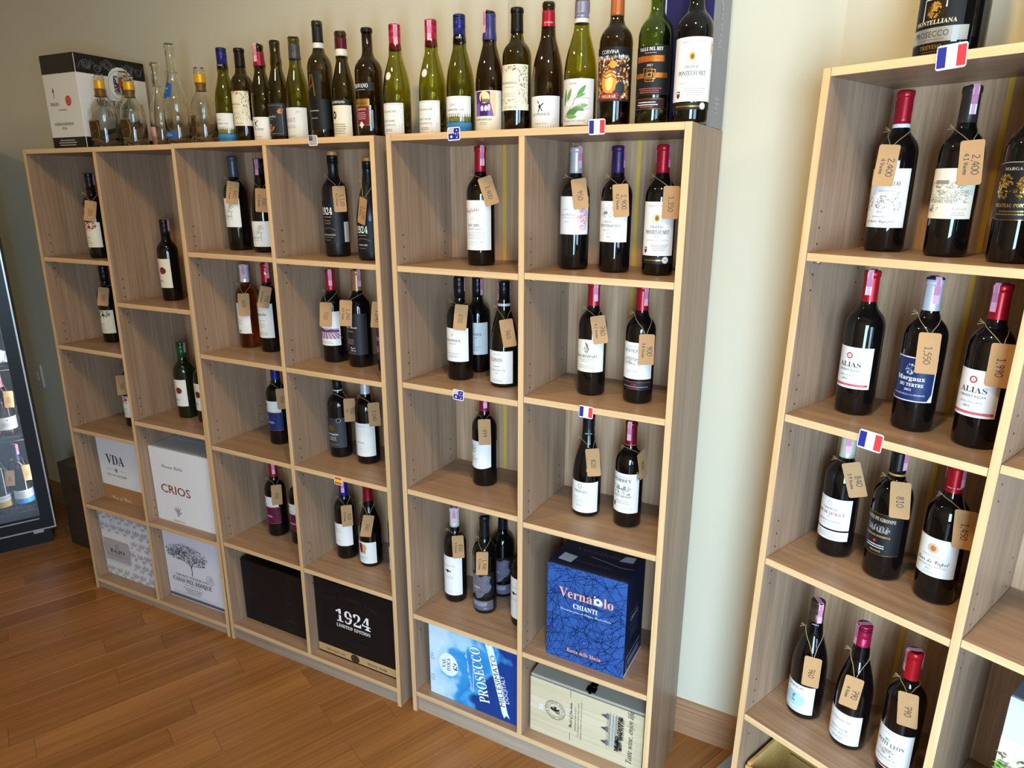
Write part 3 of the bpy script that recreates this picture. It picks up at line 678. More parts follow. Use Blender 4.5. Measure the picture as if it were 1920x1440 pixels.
def rivers(col):    return [('p', [(-38, 14), (-30, 2), (-20, 10), (-10, -8), (6, 0), (16, 14), (30, 18), (38, 34), (30, 52), (36, 70), (18, 78), (2, 70), (-14, 78), (-38, 72)], col), ('hatch', 14, 42, 40, 60, 46, 12, .7, '2A282E', 4), ('t', 'KAIKEN', -14, 30, 6, 'DAD6DC', 's', 30), ('t', '2021', -10, 22, 3, 'DAD6DC', 'n')]
def y1924():        return [('t', '1924', -6, 86, 21, 'F0EEE8', 'd', 42), ('small', -4, 78, 40, 1, 3, 'C9C4BC'), ('t', 'DOUBLE', -4, 66, 4, 'A08C78', 's', 24), ('t', 'BLACK', -4, 58, 4, 'A08C78', 's', 24), ('l', [(-26, 40), (-12, 46), (6, 46), (22, 40)], .9, 'A08C78'), ('t', 'CABERNET SAUVIGNON', -3, 24, 4.2, 'D8D0C4', 's', 48), ('small', -4, 18, 40, 1, 3, '9A8E80'), ('small', -4, 10, 24, 1, 3, '9A8E80')]
def corvina():      return [('specks', 0, 52, 86, 92, 560, 4.2, ['D8883A', 'B8601E', '5A3A1E', 'E8C27A', 'F0DFC0', '7A4A22', '2A2420', 'A8402A'], 3), ('c', 4, 76, 8, 'E8982E'), ('c', -4, 40, 18, 'E0902E', 24), ('c', -4, 40, 9, 'F0C878', 18), ('many', [('l', smooth_line([(-36, 66 - 8 * i), (-24, 72 - 8 * i), (-12, 64 - 8 * i), (2, 68 - 8 * i), (14, 62 - 8 * i), (30, 66 - 8 * i)]), 1.6, '6E2A1E') for i in range(3)]), ('c', 22, 28, 11, '2E3238', 13), ('r', -4, 4, 44, 13, '8E2A22'), ('t', 'NEGRAR', -4, 7, 7, 'E9C9A0', 's', 34), ('r', 0, 92, 92, 20, '1A1A1C'), ('specks', 0, 91, 88, 8, 60, 4, ['E9E4DC', 'B9B4AC', '6A5A4A'], 6), ('t', 'CORVINA', -4, 98, 8, 'E6E2DA', 'n', 40)]
def chilena():      return [('t', 'VALLE DEL REY', -4, 88, 7, 'EDEAE4', 's', 54), ('small', -4, 83, 30, 1, 3, 'B9B4AC'), ('r', -6, 66, 66, 12, '*E0843A'), ('t', 'LA CHILENA', -6, 68.5, 7.4, 'B85A1E', 's', 52), ('t', '2021', -4, 57, 5, 'D9D4CC', 'n'), ('r', -2, 34, 78, 10, '*E0843A'), ('r', -4, 26, 28, 30, '141214'), ('f', -4, 27, 18, 16, 2, '*E8A050'), ('f', -8, 35, 18, 18, 2, '*E8A050'), ('f', -1, 32, 18, 18, 2, '*E8A050'), ('f', -4, 37, 8, 8, 2, '*F0C890'), ('small', -4, 12, 50, 3, 4, 'B8604E')]
def bajo():         return [('t', 'LE ACRE', -6, 88, 3.6, '6A6A66', 'n'), ('many', [('leaf', a, b, l, wd, an, c) for a, b, l, wd, an, c in ((-30, 40, 40, 5, 82, '5E8A4A'), (-20, 52, 30, 5.4, 70, '6E9A54'), (4, 60, 34, 6, 52, '5C9048'), (2, 60, 24, 4, 20, '6E9A54'), (0, 40, 32, 6, 6, '7AA65E'), (-6, 38, 30, 5, -12, '5E8A4A'), (-22, 22, 34, 9, 22, '4E7E40'), (-24, 20, 30, 6, -4, '6E9A54'))]), ('l', smooth_line([(-32, 10), (-24, 24), (-10, 38), (4, 62)]), 1, '7A6A4A'), ('f', 16, 36, 38, 22, .8, 'B06A50'), ('t', 'BAJO', -6, 42, 9, 'F6F4EC', 'd', 40), ('t', 'MONTEPULCIANO D\u2019ABRUZZO', -2, 8, 3, '6A6A66', 'n', 54)]
def castle():       return [('r', -4, 34, 52, 58, '4A2F72'), ('r', 20, 34, 14, 58, 'D8BE94'), ('c', -2, 78, 14, 'F0D49A'), ('p', [(-12, 66), (-9, 86), (-6, 66)], '2E2038'), ('r', 2, 66, 16, 8, '8A6A4A'), ('p', [(-30, 34), (-30, 60), (-16, 66), (-12, 50), (8, 50), (14, 66), (22, 34)], '7A5AA0'), ('c', -8, 52, 4, 'E8D6EC', 7), ('c', 2, 52, 4, 'E8D6EC', 7), ('c', 10, 54, 4, 'D8B6A4', 8), ('r', -4, 34, 22, 12, '3A2460'), ('t', 'CAMPO ARETUSEO', -6, 24, 4, '4A4A4A', 's', 46), ('small', -6, 18, 26, 2, 4, 'A9A49A')]
def tree_row(y):    return [('hatch', 0, y, 56, 26, 60, 9, .5, '8A8A86', 3)]

# key: (shape, glass, cap (colour, from, to, style), labels, tax strip angle or None, description)
# a label: (z0, z1, half angle, turn, paper, items[, shape])
B = {}
gold_shield = [('p', [(-24, 2), (24, 2), (29, 20), (29, 44), (22, 62), (-22, 62), (-29, 44), (-29, 20)], '3A2A14'), ('l', [(-24, 2), (24, 2), (29, 20), (29, 44), (22, 62), (-22, 62), (-29, 44), (-29, 20), (-24, 2)], 1.8, '*D8B050'), ('specks', -4, 32, 40, 30, 50, 2, ['*B89040', '6A5020'], 3, 1)]
B['t1'] = ('pros', 'clear', ('E0A820', .80, .915, 'open', '6A4A20', .70), [(.026, .090, 40, -6, '3A2A14', gold_shield[1:])], None, 'empty clear squat bottle with gold collar, first beside the black and white carton')
B['t2'] = ('pros', 'clear', ('E0A820', .80, .915, 'open', '6A4A20', .70), [(.026, .086, 44, -8, '3A2A14', gold_shield[1:])], None, 'empty clear squat bottle with gold collar, between the carton and the pink-labelled bottle')
B['t2b'] = ('pros', 'clear', ('A8502A', .80, .91, 'open', None, 0), [], None, 'empty clear bottle with copper collar, hidden behind the gold-collared bottles')
B['t3'] = ('tall', 'clear', None, [(.006, .066, 46, -30, 'E2A598', [('o', 0, 30, 14, 1, 'C07A70'), ('small', 0, 44, 30, 3, 5, 'B86A62'), ('small', 0, 14, 24, 2, 5, 'B86A62')])], None, 'empty clear long-necked bottle with a pink round label')
B['t4'] = ('tall', 'clear', None, [(.150, .195, 52, -20, '1F5A9A', [('t', 'Deja', 2, 26, 9, 'D9E6F2', 'c', 22), ('small', 2, 14, 22, 1, 4, 'A8C4E0')], 'arch'), (.024, .046, 44, -6, '1F5A9A', [('small', 0, 12, 36, 2, 5, 'A8C4E0')])], None, 'tallest empty clear bottle with two blue labels')
B['t5'] = ('pros', 'clear', ('E0A820', .80, .915, 'open', '6A4A20', .70), [(.022, .088, 42, -34, '3A2A14', gold_shield[1:])], None, 'empty clear squat bottle with gold collar, beside the blue-capped green bottle')
B['t6'] = ('burg', 'green', ('1C2470', .79, 1, 'screw'), [(.004, .092, 70, 6, K, clover())], None, 'green bottle with navy screw cap and seascape label, beside the clear bottles')
B['t7'] = ('bord', 'deep', ('15120E', .80, 1, 'cork'), [(.052, .152, 70, 4, CR, valpo())], None, 'brown-green bottle with ornate cream label, between navy-capped and red-capped bottles')
B['t8'] = ('burg', 'deep', ('8E1C34', .78, .925, 'open', None, 0), [(.006, .074, 70, 4, K, monde())], 10, 'slim dark green bottle with low white label and pink-striped maroon collar')
B['t9'] = ('burg', 'deep', None, [(.018, .110, 70, 6, '26282E', [('f', -4, 6, 62, 80, .8, 'B9B4AC'), ('t', 'Brindisi', -8, 52, 8, 'D9D4CC', 'c', 34), ('small', -8, 46, 20, 1, 3, '9A9488'), ('specks', -14, 22, 40, 18, 40, 5, ['E0902E', 'B8601E', 'F0C070'], 4, 1), ('specks', 22, 72, 18, 18, 24, 4, ['E0902E', 'D07A22'], 7, 1)])], None, 'uncapped green bottle with charcoal label showing orange leaves')
B['t10'] = ('burg', 'green', ('4A4A4C', .79, .935, 'open', None, 0), [(.006, .094, 72, 8, 'DEDBD4', [('t', 'LA HAUT', -12, 48, 12, '9A968E', 's', 44), ('small', -12, 36, 50, 2, 5, 'A9A59C'), ('small', -10, 8, 40, 1, 4, 'A9A59C'), ('t', '2019', 18, 74, 4, '7A766E', 'n')])], -50, 'wide green bottle with a large pale grey label and dark grey collar')
B['t11'] = ('bord', 'deep', ('1A1C22', .82, .955, 'open', 'D9D6CC', .775), [(.030, .112, 76, 4, '101012', [('small', -6, 50, 40, 1, 5, 'C9C4BC'), ('small', -6, 30, 30, 1, 5, 'A9A49C')]), (.112, .185, 50, -10, '15140C', [('l', [(-20, 6), (0, 66), (6, 66), (12, 8)], 5, '*B08A3E'), ('l', [(-14, 24), (12, 44)], 4, '*B08A3E')])], None, 'tall broad bottle with black collar and big gold letter on the glass')
B['t12'] = ('burg', 'deep', ('5A1424', .84, .94, 'open', 'E2DCCC', .775), [(.008, .092, 68, 4, CR, [('c', -14, 58, 8, '3A3226', 11), ('c', -14, 58, 4, 'C9BE9E', 5), ('small', -4, 32, 54, 4, 6, '8A8068'), ('small', -4, 8, 54, 1, 4, '6A6450')]), (.093, .107, 66, 2, '14120E', [('t', 'MELCORVIANO', -4, 4, 7, 'EDE8DC', 's', 52)])], -60, 'dark green bottle with plain cream label and maroon white-banded collar')
B['t13'] = ('bord', 'brown', ('15120E', .955, 1, 'cork'), [(.034, .104, 40, -4, '6E1A26', [('f', 0, 1, 50, 68, 2, '*C9A24A'), ('r', 0, 50, 50, 19, '*C9A24A'), ('t', 'Selezione', 0, 56, 7, '6E1A26', 'c', 36), ('t', 'PRIMITIVO', 0, 40, 5, 'E9C9A0', 's', 30), ('small', 0, 32, 34, 4, 5, 'D8A0A0'), ('p', [(0, -8), (8, 2), (0, 12), (-8, 2)], 'E9E2D4')]), (.124, .146, 66, -8, '0D0C0A', [('t', 'TIROVANO', 0, 8, 11, 'E9E6DE', 's', 54), ('small', 0, 2, 36, 1, 3, 'B9B4AC')])], None, 'broad dark brown bottle with maroon and gold label under white lettering')
B['t14'] = ('burg', 'lime', ('B81C3C', .78, 1, 'screw'), [(.008, .088, 64, -2, K, patr()), ], 45, 'green bottle with red screw cap, straddling the gap between two bookcases')
B['t15'] = ('burg', 'lime', ('B81C3C', .78, 1, 'screw'), [(.008, .088, 64, 0, K, patr())], 20, 'green bottle with red screw cap and floral label beside a navy-capped bottle')
B['t16'] = ('burg', 'green', ('1C2470', .77, 1, 'screw'), [(.004, .094, 70, 8, K, clover())], None, 'green bottle with navy screw cap and seascape label, above the Australian flag sticker')
B['t17'] = ('burg', 'brown', ('3E3F78', .77, .975, 'open', None, 0), [(.008, .102, 72, 10, CR, castle())], -20, 'dark bottle with slate purple collar and a purple castle picture label')
B['t18'] = ('bord', 'deep', ('15120E', .80, 1, 'cork'), [(.052, .156, 70, 6, CR, valpo())], None, 'brown-green bottle with ornate cream label, beside the purple castle label')
B['t19'] = ('burg', 'brown', ('A81C30', .81, .93, 'open', None, 0), [(.006, .080, 70, 6, K, monde()), (.02, .076, 18, 108, 'D9D6CC', [])], None, 'dark bottle with red collar and low white label')
B['t20'] = ('burg', 'lime', ('8E8FA8', .82, .94, 'open', 'DAD4C2', .785), [(.008, .108, 72, 6, 'DAD4CC', bajo())], -60, 'green bottle with a leafy branch drawn on its beige label')
B['t21'] = ('bord', 'brown', ('B86A3A', .80, .96, 'open', None, 0), [(.055, .166, 76, 6, '2A221C', corvina())], None, 'bottle with a crowded orange mosaic label')
B['t22'] = ('bord', 'bright', None, [(.062, .160, 76, 8, '141214', chilena()), (.032, .056, 60, -2, '241416', [('f', 0, 1.5, 70, 20, .8, '*C98A5A'), ('small', -2, 14, 56, 2, 5, 'E9DCD0'), ('small', -2, 5, 40, 1, 4, 'B8705E')])], None, 'bright green bottle with black and copper label')
B['t23'] = ('bord', 'dark', ('A81C26', .81, 1, 'cork'), [(.042, .165, 74, 14, K, pontet()), (.026, .040, 76, 14, '1A1712', [('r', -6, 5, 56, 3, '*B89040'), ('c', 26, 7, 7, 'E4E2DA'), ('o', 26, 7, 5.4, .8, '7A7A76')]), (.132, .158, 16, 90, 'D8A83A', [('o', 0, 13, 8, 1.4, '9A6A1A')], None)], -80, 'dark bottle with tall white label on the bookcase corner, before a navy carton')
fl_r, fl_p, fl_k = ['B8202E', '8E1824', '6A3A44', 'D86A74'], ['4E8A3A', '6FA04E', '6A2A6E', '3E6E34'], ['C02A3A', 'E07A84', '8E1824']
B['a1'] = ('bord', 'dark', ('1A181A', .80, 1, 'screw'), [(.040, .130, 70, 4, CR, flower(fl_r, 'A01E2A'))], -60, 'bottle with red flower label alone on the top shelf nearest the cooler')
B['a2'] = ('bord', 'dark', ('1A181A', .80, 1, 'screw'), [(.038, .130, 70, 4, CR, flower(fl_p, '5A2A60'))], -30, 'bottle with green and purple flower label')
B['a3'] = ('bord', 'dark', ('1A181A', .80, 1, 'screw'), [(.040, .130, 70, 4, K, flower(fl_k, 'B0203A'))], -60, 'bottle with pink flower label half hidden by the divider')
B['b1'] = ('bord', 'dark', ('1C1A1C', .80, 1, 'screw'), [(.048, .152, 60, -4, CR, mesa('7A2A2C'))], -70, 'untagged bottle with dark screw cap and red seal on a cream label')
B['b2'] = ('bord', 'darkgreen', ('1E5A2A', .80, 1, 'screw'), [(.048, .152, 58, -4, K, mesa('24502C'))], -75, 'untagged bottle with green screw cap and seal label, on the shelf above the white carton')
B['b3'] = ('bord', 'darkgreen', ('1E5A2A', .80, 1, 'screw'), [(.048, .152, 66, -10, K, mesa('24502C'))], None, 'bottle almost hidden between the green-capped bottle and the bookcase side')
B['c1'] = ('bord', 'dark', ('4A525C', .78, 1, 'cork'), [(.076, .168, 68, -6, K, casas(18, 44))], None, 'bottle with slate grey capsule and tree label')
B['c2'] = ('burg', 'dark', ('2A2A30', .78, 1, 'screw'), [(.018, .098, 68, 2, K, casas(12, 44))], 20, 'sloping-shouldered bottle with tree label and pink strip, beside the slate-capsuled one')
B['c3'] = ('bord', 'rose', ('E6E6EA', .79, 1, 'cork'), [(.052, .158, 58, -2, K, [('small', -6, 46, 30, 4, 5, 'B9B4B0'), ('o', 18, 18, 8, .8, 'D0CCC8'), ('hatch', -14, 8, 30, 8, 26, 6, 1, '4A4A4A', 2)])], 40, 'amber rose wine bottle with white capsule')
B['c4'] = ('bord', 'dark', ('B0182A', .79, 1, 'cork'), [(.050, .167, 66, -2, K, [('t', 'Lapostolle', -4, 76, 10, '3A3A3A', 's', 50), ('small', -2, 58, 34, 1, 5, 'A9A9A9'), ('small', -2, 44, 38, 2, 8, 'C0BCB6'), ('small', -2, 16, 46, 2, 6, 'B0ACA6')])], 70, 'bottle with glossy red capsule and white label beside the rose wine')
B['c5'] = ('bord', 'dark', ('1C2C7A', .79, 1, 'cork'), [(.052, .160, 64, -4, K, matu('1E2E62'))], None, 'bottle with blue capsule and navy lower label')
B['c6'] = ('bord', 'dark', ('A01E30', .79, 1, 'cork'), [(.052, .160, 62, -4, K, matu('5E1A36'))], 50, 'bottle with red capsule and maroon lower label, tagged 550')
B['c7'] = ('bord', 'dark', ('A01E30', .79, 1, 'cork'), [(.052, .160, 70, -4, K, matu('5E1A36'))], None, 'bottle with maroon lower label half hidden by the divider above the black cartons')
B['d1'] = ('bord', 'matte', ('1A1A1C', .88, .955, 'screw', 'C08A4E', .957), [(.040, .165, 74, 2, '151517', y1924()), (.044, .104, 16, 92, 'C9C6C2', [('small', 0, 54, 12, 12, 4.4, '7A7A7A')])], -50, 'matte black bottle with white numerals')
B['d2'] = ('burg', 'matte', ('1A1A1C', .88, .955, 'screw', 'C08A4E', .957), [(.022, .112, 76, 2, '151517', [('t', '1924', -6, 56, 20, 'F0EEE8', 'd', 42), ('small', -4, 49, 40, 1, 3, 'C9C4BC'), ('l', [(-26, 34), (-12, 40), (6, 40), (22, 34)], .9, 'A08C78'), ('t', 'PINOT NOIR', -3, 20, 4.6, 'D8D0C4', 's', 32), ('small', -4, 12, 34, 1, 3, '9A8E80')])], None, 'matte black sloping-shouldered bottle with white numerals, next to the side panel')
B['d3'] = ('bord', 'dark', ('B81C28', .78, 1, 'cork'), [(.056, .166, 72, 2, K, [('r', 0, 22, 86, 34, 'C9A6C4'), ('many', [('p', [(-2 + i * 5.2, 52), (-1 + i * 5.4, 52), (6 + i * 13, 22), (2 + i * 13, 22)], '8E5A34' if i % 2 else '5E3A2A') for i in range(-5, 5)]), ('p', [(-43, 50), (-14, 56), (0, 50), (20, 54), (43, 50), (43, 44), (-43, 44)], '5A3A4E'), ('t', 'POCO', 2, 76, 13, '2A2A2A', 's', 40), ('small', 0, 12, 50, 2, 5, 'B0ACA6')])], 40, 'bottle with red capsule and a vineyard picture on its white label')
B['d4'] = ('bord', 'dark', ('A8784E', .79, 1, 'cork'), [(.040, .170, 74, 4, '242226', [('t', 'Luigi Bosca', -8, 84, 9, 'F0EDE6', 'c', 46), ('t', 'MALBEC', -10, 72, 4.6, 'C8946A', 's', 30), ('small', -10, 46, 30, 3, 6, '8A8488'), ('t', 'Luigi', -2, 20, 6, 'E4E0DA', 'c', 18), ('t', 'Bosca', 0, 12, 6, 'E4E0DA', 'c', 18), ('small', -6, 5, 36, 1, 3, '8A8488')])], 70, 'bottle with copper capsule and black label')
B['d5'] = ('bord', 'dark', ('3A2440', .79, 1, 'cork'), [(.040, .170, 74, -6, '4E2A56', [('t', 'Vicentin', -10, 100, 9, 'F0EDE6', 'c', 40), ('small', -14, 66, 30, 2, 6, 'D8C6DC'), ('small', -18, 36, 24, 3, 6, 'D8C6DC')])], None, 'bottle with purple label beside the copper-capsuled one, cut off by the side panel')
B['d6'] = ('bord', 'dark', ('1A1A1C', .80, .90, 'screw', 'C9C6C2', .785), [(.036, .140, 70, 2, '38363A', [('c', 22, 96, 8, '141416'), ('o', 22, 96, 7, .9, 'D9D6D0'), ('many', [('r', -16 + i * 6, 60, 5, 14 + 4 * (i % 2), '*B8902E') for i in range(4)]), ('t', 'DON MARTIN', -4, 44, 6, 'E9E6E0', 's', 46), ('small', -4, 36, 36, 3, 5, 'B9B4AC'), ('small', 0, 10, 50, 1, 4, '8A8684')])], -60, 'bottle with dark grey label and gold building emblem')
B['d7'] = ('bord', 'dark', ('C9CCD2', .79, 1, 'cork'), [(.028, .142, 74, 4, K, [('many', [('o', 2 + i * .6, 58 - i, 12 + i * 5, .6, 'C9C9C9') for i in range(6)]), ('t', 'CASARENA', -4, 102, 4, 'A9A9A9', 'n', 40), ('t', 'Areyna', -4, 46, 7, '8A8A8A', 's', 28), ('small', -2, 28, 10, 1, 3, 'B9B9B9')])], None, 'bottle with silver capsule and growth-ring white label')
B['d8'] = ('bord', 'dark', ('1A1A1C', .79, 1, 'cork'), [(.020, .098, 74, -4, K, [('r', -30, 38, 12, 4, 'B0303A'), ('small', -20, 20, 30, 2, 5, 'B9B4AC')]), (.100, .146, 72, -6, 'C69A6E', [])], None, 'bottle with tan upper and white lower label, cut off by the side panel')
B['d9'] = ('bord', 'dark', ('1C2680', .79, 1, 'cork'), [(.052, .136, 70, 4, K, [('t', 'Ramon', -10, 62, 6, '8A9AB0', 'c', 30), ('t', 'Roqueta', -8, 52, 6, '8A9AB0', 'c', 30), ('small', -6, 18, 26, 1, 4, 'B9B4AC')])], 30, 'bottle with blue capsule and plain white label under the Spanish flag sticker')
B['d10'] = ('burg', 'dark', ('8E1420', .80, 1, 'cork'), [(.014, .094, 66, 0, K, [('p', [(-20, 70), (-12, 76), (-4, 72), (-4, 42), (-12, 40), (-20, 52)], '7E1A26'), ('p', [(-4, 72), (8, 70), (12, 58), (6, 42), (-4, 42)], 'C2A460'), ('many', [('r', -14 + i * 5, 36, 2, 10, '1A1A1A') for i in range(5)]), ('t', 'BIENBEBIDO', -4, 20, 5, '9AA6A0', 'n', 34), ('small', -4, 12, 24, 1, 3, 'B9B9B9')])], -50, 'sloping-shouldered bottle with red capsule and red and gold bull label')
B['d11'] = ('bord', 'dark', ('1A1A1C', .79, 1, 'cork'), [(.014, .100, 74, -6, K, [('small', -18, 40, 30, 3, 6, 'B9B4AC')])], None, 'bottle with low white label beside the bull label, cut off by the side panel')
B['e1'] = ('bord', 'dark', ('B01828', .79, 1, 'cork'), [(.042, .172, 74, 2, K, [('t', 'Penfolds', -8, 100, 11, 'A8303E', 'c', 46, 8), ('c', -4, 84, 6, 'E2DEDA'), ('t', 'BIN 389', -4, 62, 7, '6A6A6A', 's', 36), ('t', 'CABERNET SHIRAZ', -2, 54, 3.4, '8A8A8A', 's', 46), ('many', [('r', 0, 46 - i * 4, 56, .8, 'B4B4B4') for i in range(5)]), ('t', '2019', 20, 20, 3, '8A8A8A', 's'), ('small', -6, 20, 36, 1, 4, 'C0C0C0'), ('r', 0, 14, 56, .6, 'B4B4B4')])], 50, 'bottle with red capsule alone on a top shelf under the Australian flag sticker')
B['e2'] = ('bord', 'dark', ('16161A', .80, 1, 'screw'), [(.056, .152, 68, 2, K, cran())], -75, 'black screw-capped bottle with white label, in front of its twin')
B['e3'] = ('bord', 'dark', ('16161A', .80, 1, 'screw'), [(.056, .152, 68, 14, 'E2DFDA', cran())], 80, 'black screw-capped bottle standing behind its twin, partly hidden')
B['e4'] = ('burg', 'dark', ('16161A', .80, 1, 'screw', 'D6D6D6', .775), [(.012, .104, 66, 0, K, [('small', -2, 82, 30, 1, 4, 'B9B9B9'), ('t', 'TOURNON', -6, 62, 11, '3A3A3A', 'n', 40), ('small', -4, 48, 28, 1, 4, '7A7A7A'), ('t', 'DOMAINES CHAPOUTIER', -2, 36, 5, '8A8A8A', 'n', 50), ('small', -2, 28, 10, 1, 4, '8A8A8A'), ('small', -2, 10, 40, 2, 4, 'B0B0B0')])], -40, 'sloping-shouldered bottle with black screw cap and low white label')
B['e5'] = ('bord', 'dark', ('8E1C40', .79, 1, 'cork'), [(.060, .144, 64, -4, K, [('many', [('o', -18 + dx, 58 + dy, 5.6, 1.2, '5A5450') for dx in (-5.5, 5.5) for dy in (-5.5, 5.5)]), ('t', '2020', -12, 36, 3, '8A8A8A', 'n'), ('t', 'SHIRAZ', -14, 24, 6, '8A9088', 's', 28), ('small', -12, 18, 28, 1, 3, 'B0B0B0')], 'dip'), (.05, .14, 12, 110, 'E2DFDA', [])], 40, 'bottle with magenta capsule standing alone on the middle shelf')
B['e6'] = ('bord', 'dark', ('E9E7E2', .80, 1, 'cork'), [(.028, .166, 68, 0, K, [('t', 'Sanguinity', -4, 104, 8, 'A9AEB4', 'c', 46), ('c', -6, 86, 5.4, '22201E'), ('c', -15, 86, 2.6, '22201E'), ('c', 3, 86, 2.6, '22201E'), ('small', -2, 66, 34, 2, 5, 'B9C0C6'), ('small', -2, 12, 24, 1, 4, 'B9C0C6')])], 30, 'bottle with white capsule and long white label above the blue water-drop carton')
B['e7'] = ('bord', 'dark', ('1C1E22', .79, 1, 'cork'), [(.062, .146, 74, 6, '141316', rivers('6A6672')), (.014, .048, 70, 2, '5E5A66', [('small', -2, 26, 60, 3, 5, 'C9C6D0'), ('t', '2021', 20, 6, 4, 'C9C6D0', 'n')])], -50, 'front bottle with grey map-like label')
B['e8'] = ('bord', 'dark', ('1C1E22', .79, 1, 'cork'), [(.062, .146, 74, 10, '141316', rivers('6A6672')), (.014, .048, 70, 6, '5E5A66', [('small', -2, 26, 60, 3, 5, 'C9C6D0')])], None, 'bottle with grey map-like label standing behind its twin')
B['e9'] = ('bord', 'dark', ('E9E7E2', .80, 1, 'cork'), [(.028, .166, 72, -4, K, [('t', 'Sanguinity', -10, 104, 8, 'A9AEB4', 'c', 46), ('c', -12, 86, 5.4, '22201E'), ('c', -21, 86, 2.6, '22201E'), ('c', -3, 86, 2.6, '22201E'), ('small', -14, 66, 34, 2, 5, 'B9C0C6')])], None, 'bottle with long white label beside the grey map labels, cut off by the divider')
B['f1'] = ('bord', 'dark', ('B9B9BC', .79, 1, 'cork'), [(.088, .180, 74, 12, K, [('c', 28, 38, 17, 'E4C4C8', 30), ('specks', 28, 38, 30, 54, 110, 3, ['C96A78', 'E0B05A', '8AA0C8', 'B880B0', 'E8D8D0'], 4, 1), ('small', -18, 60, 20, 1, 4, 'A9A9A9'), ('t', 'Jeanne Boitteau', -14, 46, 7, 'A08A98', 'c', 46), ('small', -12, 40, 46, 1, 4, 'D8A8B8'), ('small', -14, 30, 16, 1, 4, 'A9A9A9')])], 60, 'bottle with silver capsule and rose-window label')
B['f2'] = ('bord', 'dark', ('35244E', .79, 1, 'cork'), [(.074, .170, 66, 0, K, [('hatch', -6, 70, 54, 24, 70, 8, .6, '8A9098', 3), ('r', -14, 66, 12, 6, '7A8088'), ('t', 'CHATEAU', -4, 46, 4, '6A6A6A', 's', 26), ('t', 'HAUT-CHAIGNEAU', -2, 36, 6.4, '3A3A3A', 's', 56), ('t', 'Lalande de Pomerol', -4, 27, 3.6, '8A8A8A', 'i', 36), ('t', '2018', -6, 20, 3, '8A8A8A', 'n'), ('small', -4, 12, 8, 1, 4, '6A6A6A')])], 88, 'bottle with purple capsule')
B['f3'] = ('bord', 'dark', ('B01828', .79, 1, 'cork'), [(.047, .170, 68, 10, K, pontet()), (.028, .045, 74, 10, '1A1712', [('r', -6, 7, 50, 3, '*B89040'), ('c', 22, 9, 8, 'E4E2DA'), ('o', 22, 9, 6.2, .9, '7A7A76'), ('t', '92', 22, 6.6, 5, '3A3A3A', 's')])], 80, 'bottle with red capsule and gold crest label, under the bookcase corner')
B['g1'] = ('bord', 'dark', ('A81C2C', .79, 1, 'cork'), [(.064, .146, 72, 2, 'E6E3CE', [('specks', -2, 62, 12, 24, 40, 2.4, ['5A564A', '8A8474'], 3, 1), ('leaf', 4, 58, 24, 3, 115, '7A7468'), ('t', 'BEAUREMPART', -4, 38, 7.4, '3A3A36', 'd', 60), ('t', 'GRANDE RESERVE', -4, 31, 3.4, '7A7A72', 'n', 40), ('t', 'BORDEAUX', -6, 26, 3, '7A7A72', 'n'), ('small', -2, 17, 54, 3, 4, 'B4B0A0')], 'arch')], 40, 'bottle with red capsule and cream bird label')
B['g2'] = ('bord', 'dark', ('A81C2C', .79, 1, 'cork'), [(.064, .156, 70, 2, K, [('t', 'CHATEAU', -4, 80, 4.4, 'A9AEB4', 's', 36), ('t', 'BEAUSEJOUR', -6, 68, 8.4, '5A6068', 's', 54), ('hatch', -8, 44, 50, 18, 70, 9, .7, '6A6E74', 5), ('r', -12, 48, 22, 8, 'B9BCC0'), ('t', 'FRONSAC', -4, 18, 4.4, '9AA0A8', 'n', 34), ('r', -2, 14, 54, .6, 'B0B0B0'), ('t', '2018', -4, 6, 4, '9AA0A8', 'n')]), (.036, .060, 72, 2, '1E1C1E', [('r', 0, 20, 84, .9, 'B0555A'), ('t', '1729', -2, 11, 5, 'A8404A', 's'), ('r', 0, 8, 70, .8, 'C9C4BC'), ('small', 0, 3, 40, 1, 4, 'A8404A')])], 50, 'bottle with red capsule and grey village label')
B['h1'] = ('burg', 'dark', ('16161A', .80, 1, 'cork'), [(.014, .104, 70, 2, K, [('many', [('o', -6, 78, 6, .9, '7A7A7A'), ('l', [(-10, 84), (-9, 70), (-4, 70), (-3, 84)], .9, '7A7A7A')]), ('t', 'TRENEL', -4, 58, 8.4, '4A4A4A', 'n', 42), ('t', 'MACON VILLAGES', -2, 42, 5, 'B0B0AC', 'n', 46), ('small', -2, 34, 50, 2, 6, 'C0C0BC'), ('t', '2020', -8, 18, 6, '8A8A8A', 'n'), ('f', 32, 30, 14, 34, 1, 'D0D0CC')])], -60, 'sloping-shouldered bottle with black capsule and white label')
B['h2'] = ('bord', 'dark', ('7A1420', .79, 1, 'cork', 'B86A4A', .783), [(.044, .156, 66, -2, K, [('t', 'CHATEAU', -2, 100, 3.6, '8A8A8A', 's', 30), ('t', 'SORBEY', -6, 88, 9.6, '3A3A3A', 's', 52), ('hatch', -6, 70, 50, 16, 60, 7, .8, '5A5A5A', 3), ('r', -6, 66, 24, 10, '8A8A8A'), ('r', -6, 70, 10, 8, 'E4E2DA'), ('specks', -6, 56, 50, 8, 40, 2, ['4A4A4A'], 5), ('t', 'HAUT-MEDOC', -4, 44, 6.4, '4A4A4A', 's', 54), ('small', -4, 32, 50, 2, 6, 'B0ACA4'), ('p', [(-32, 28), (-23, 28), (-23, 18), (-27.5, 12), (-32, 18)], 'A02A34'), ('small', 10, 12, 36, 1, 4, 'B9B4AC')]), (.138, .162, 18, 66, '8A6A1E', [('o', 0, 12, 9, 1.6, '5A4210')])], 0, 'bottle with dark red capsule and gold medal sticker')
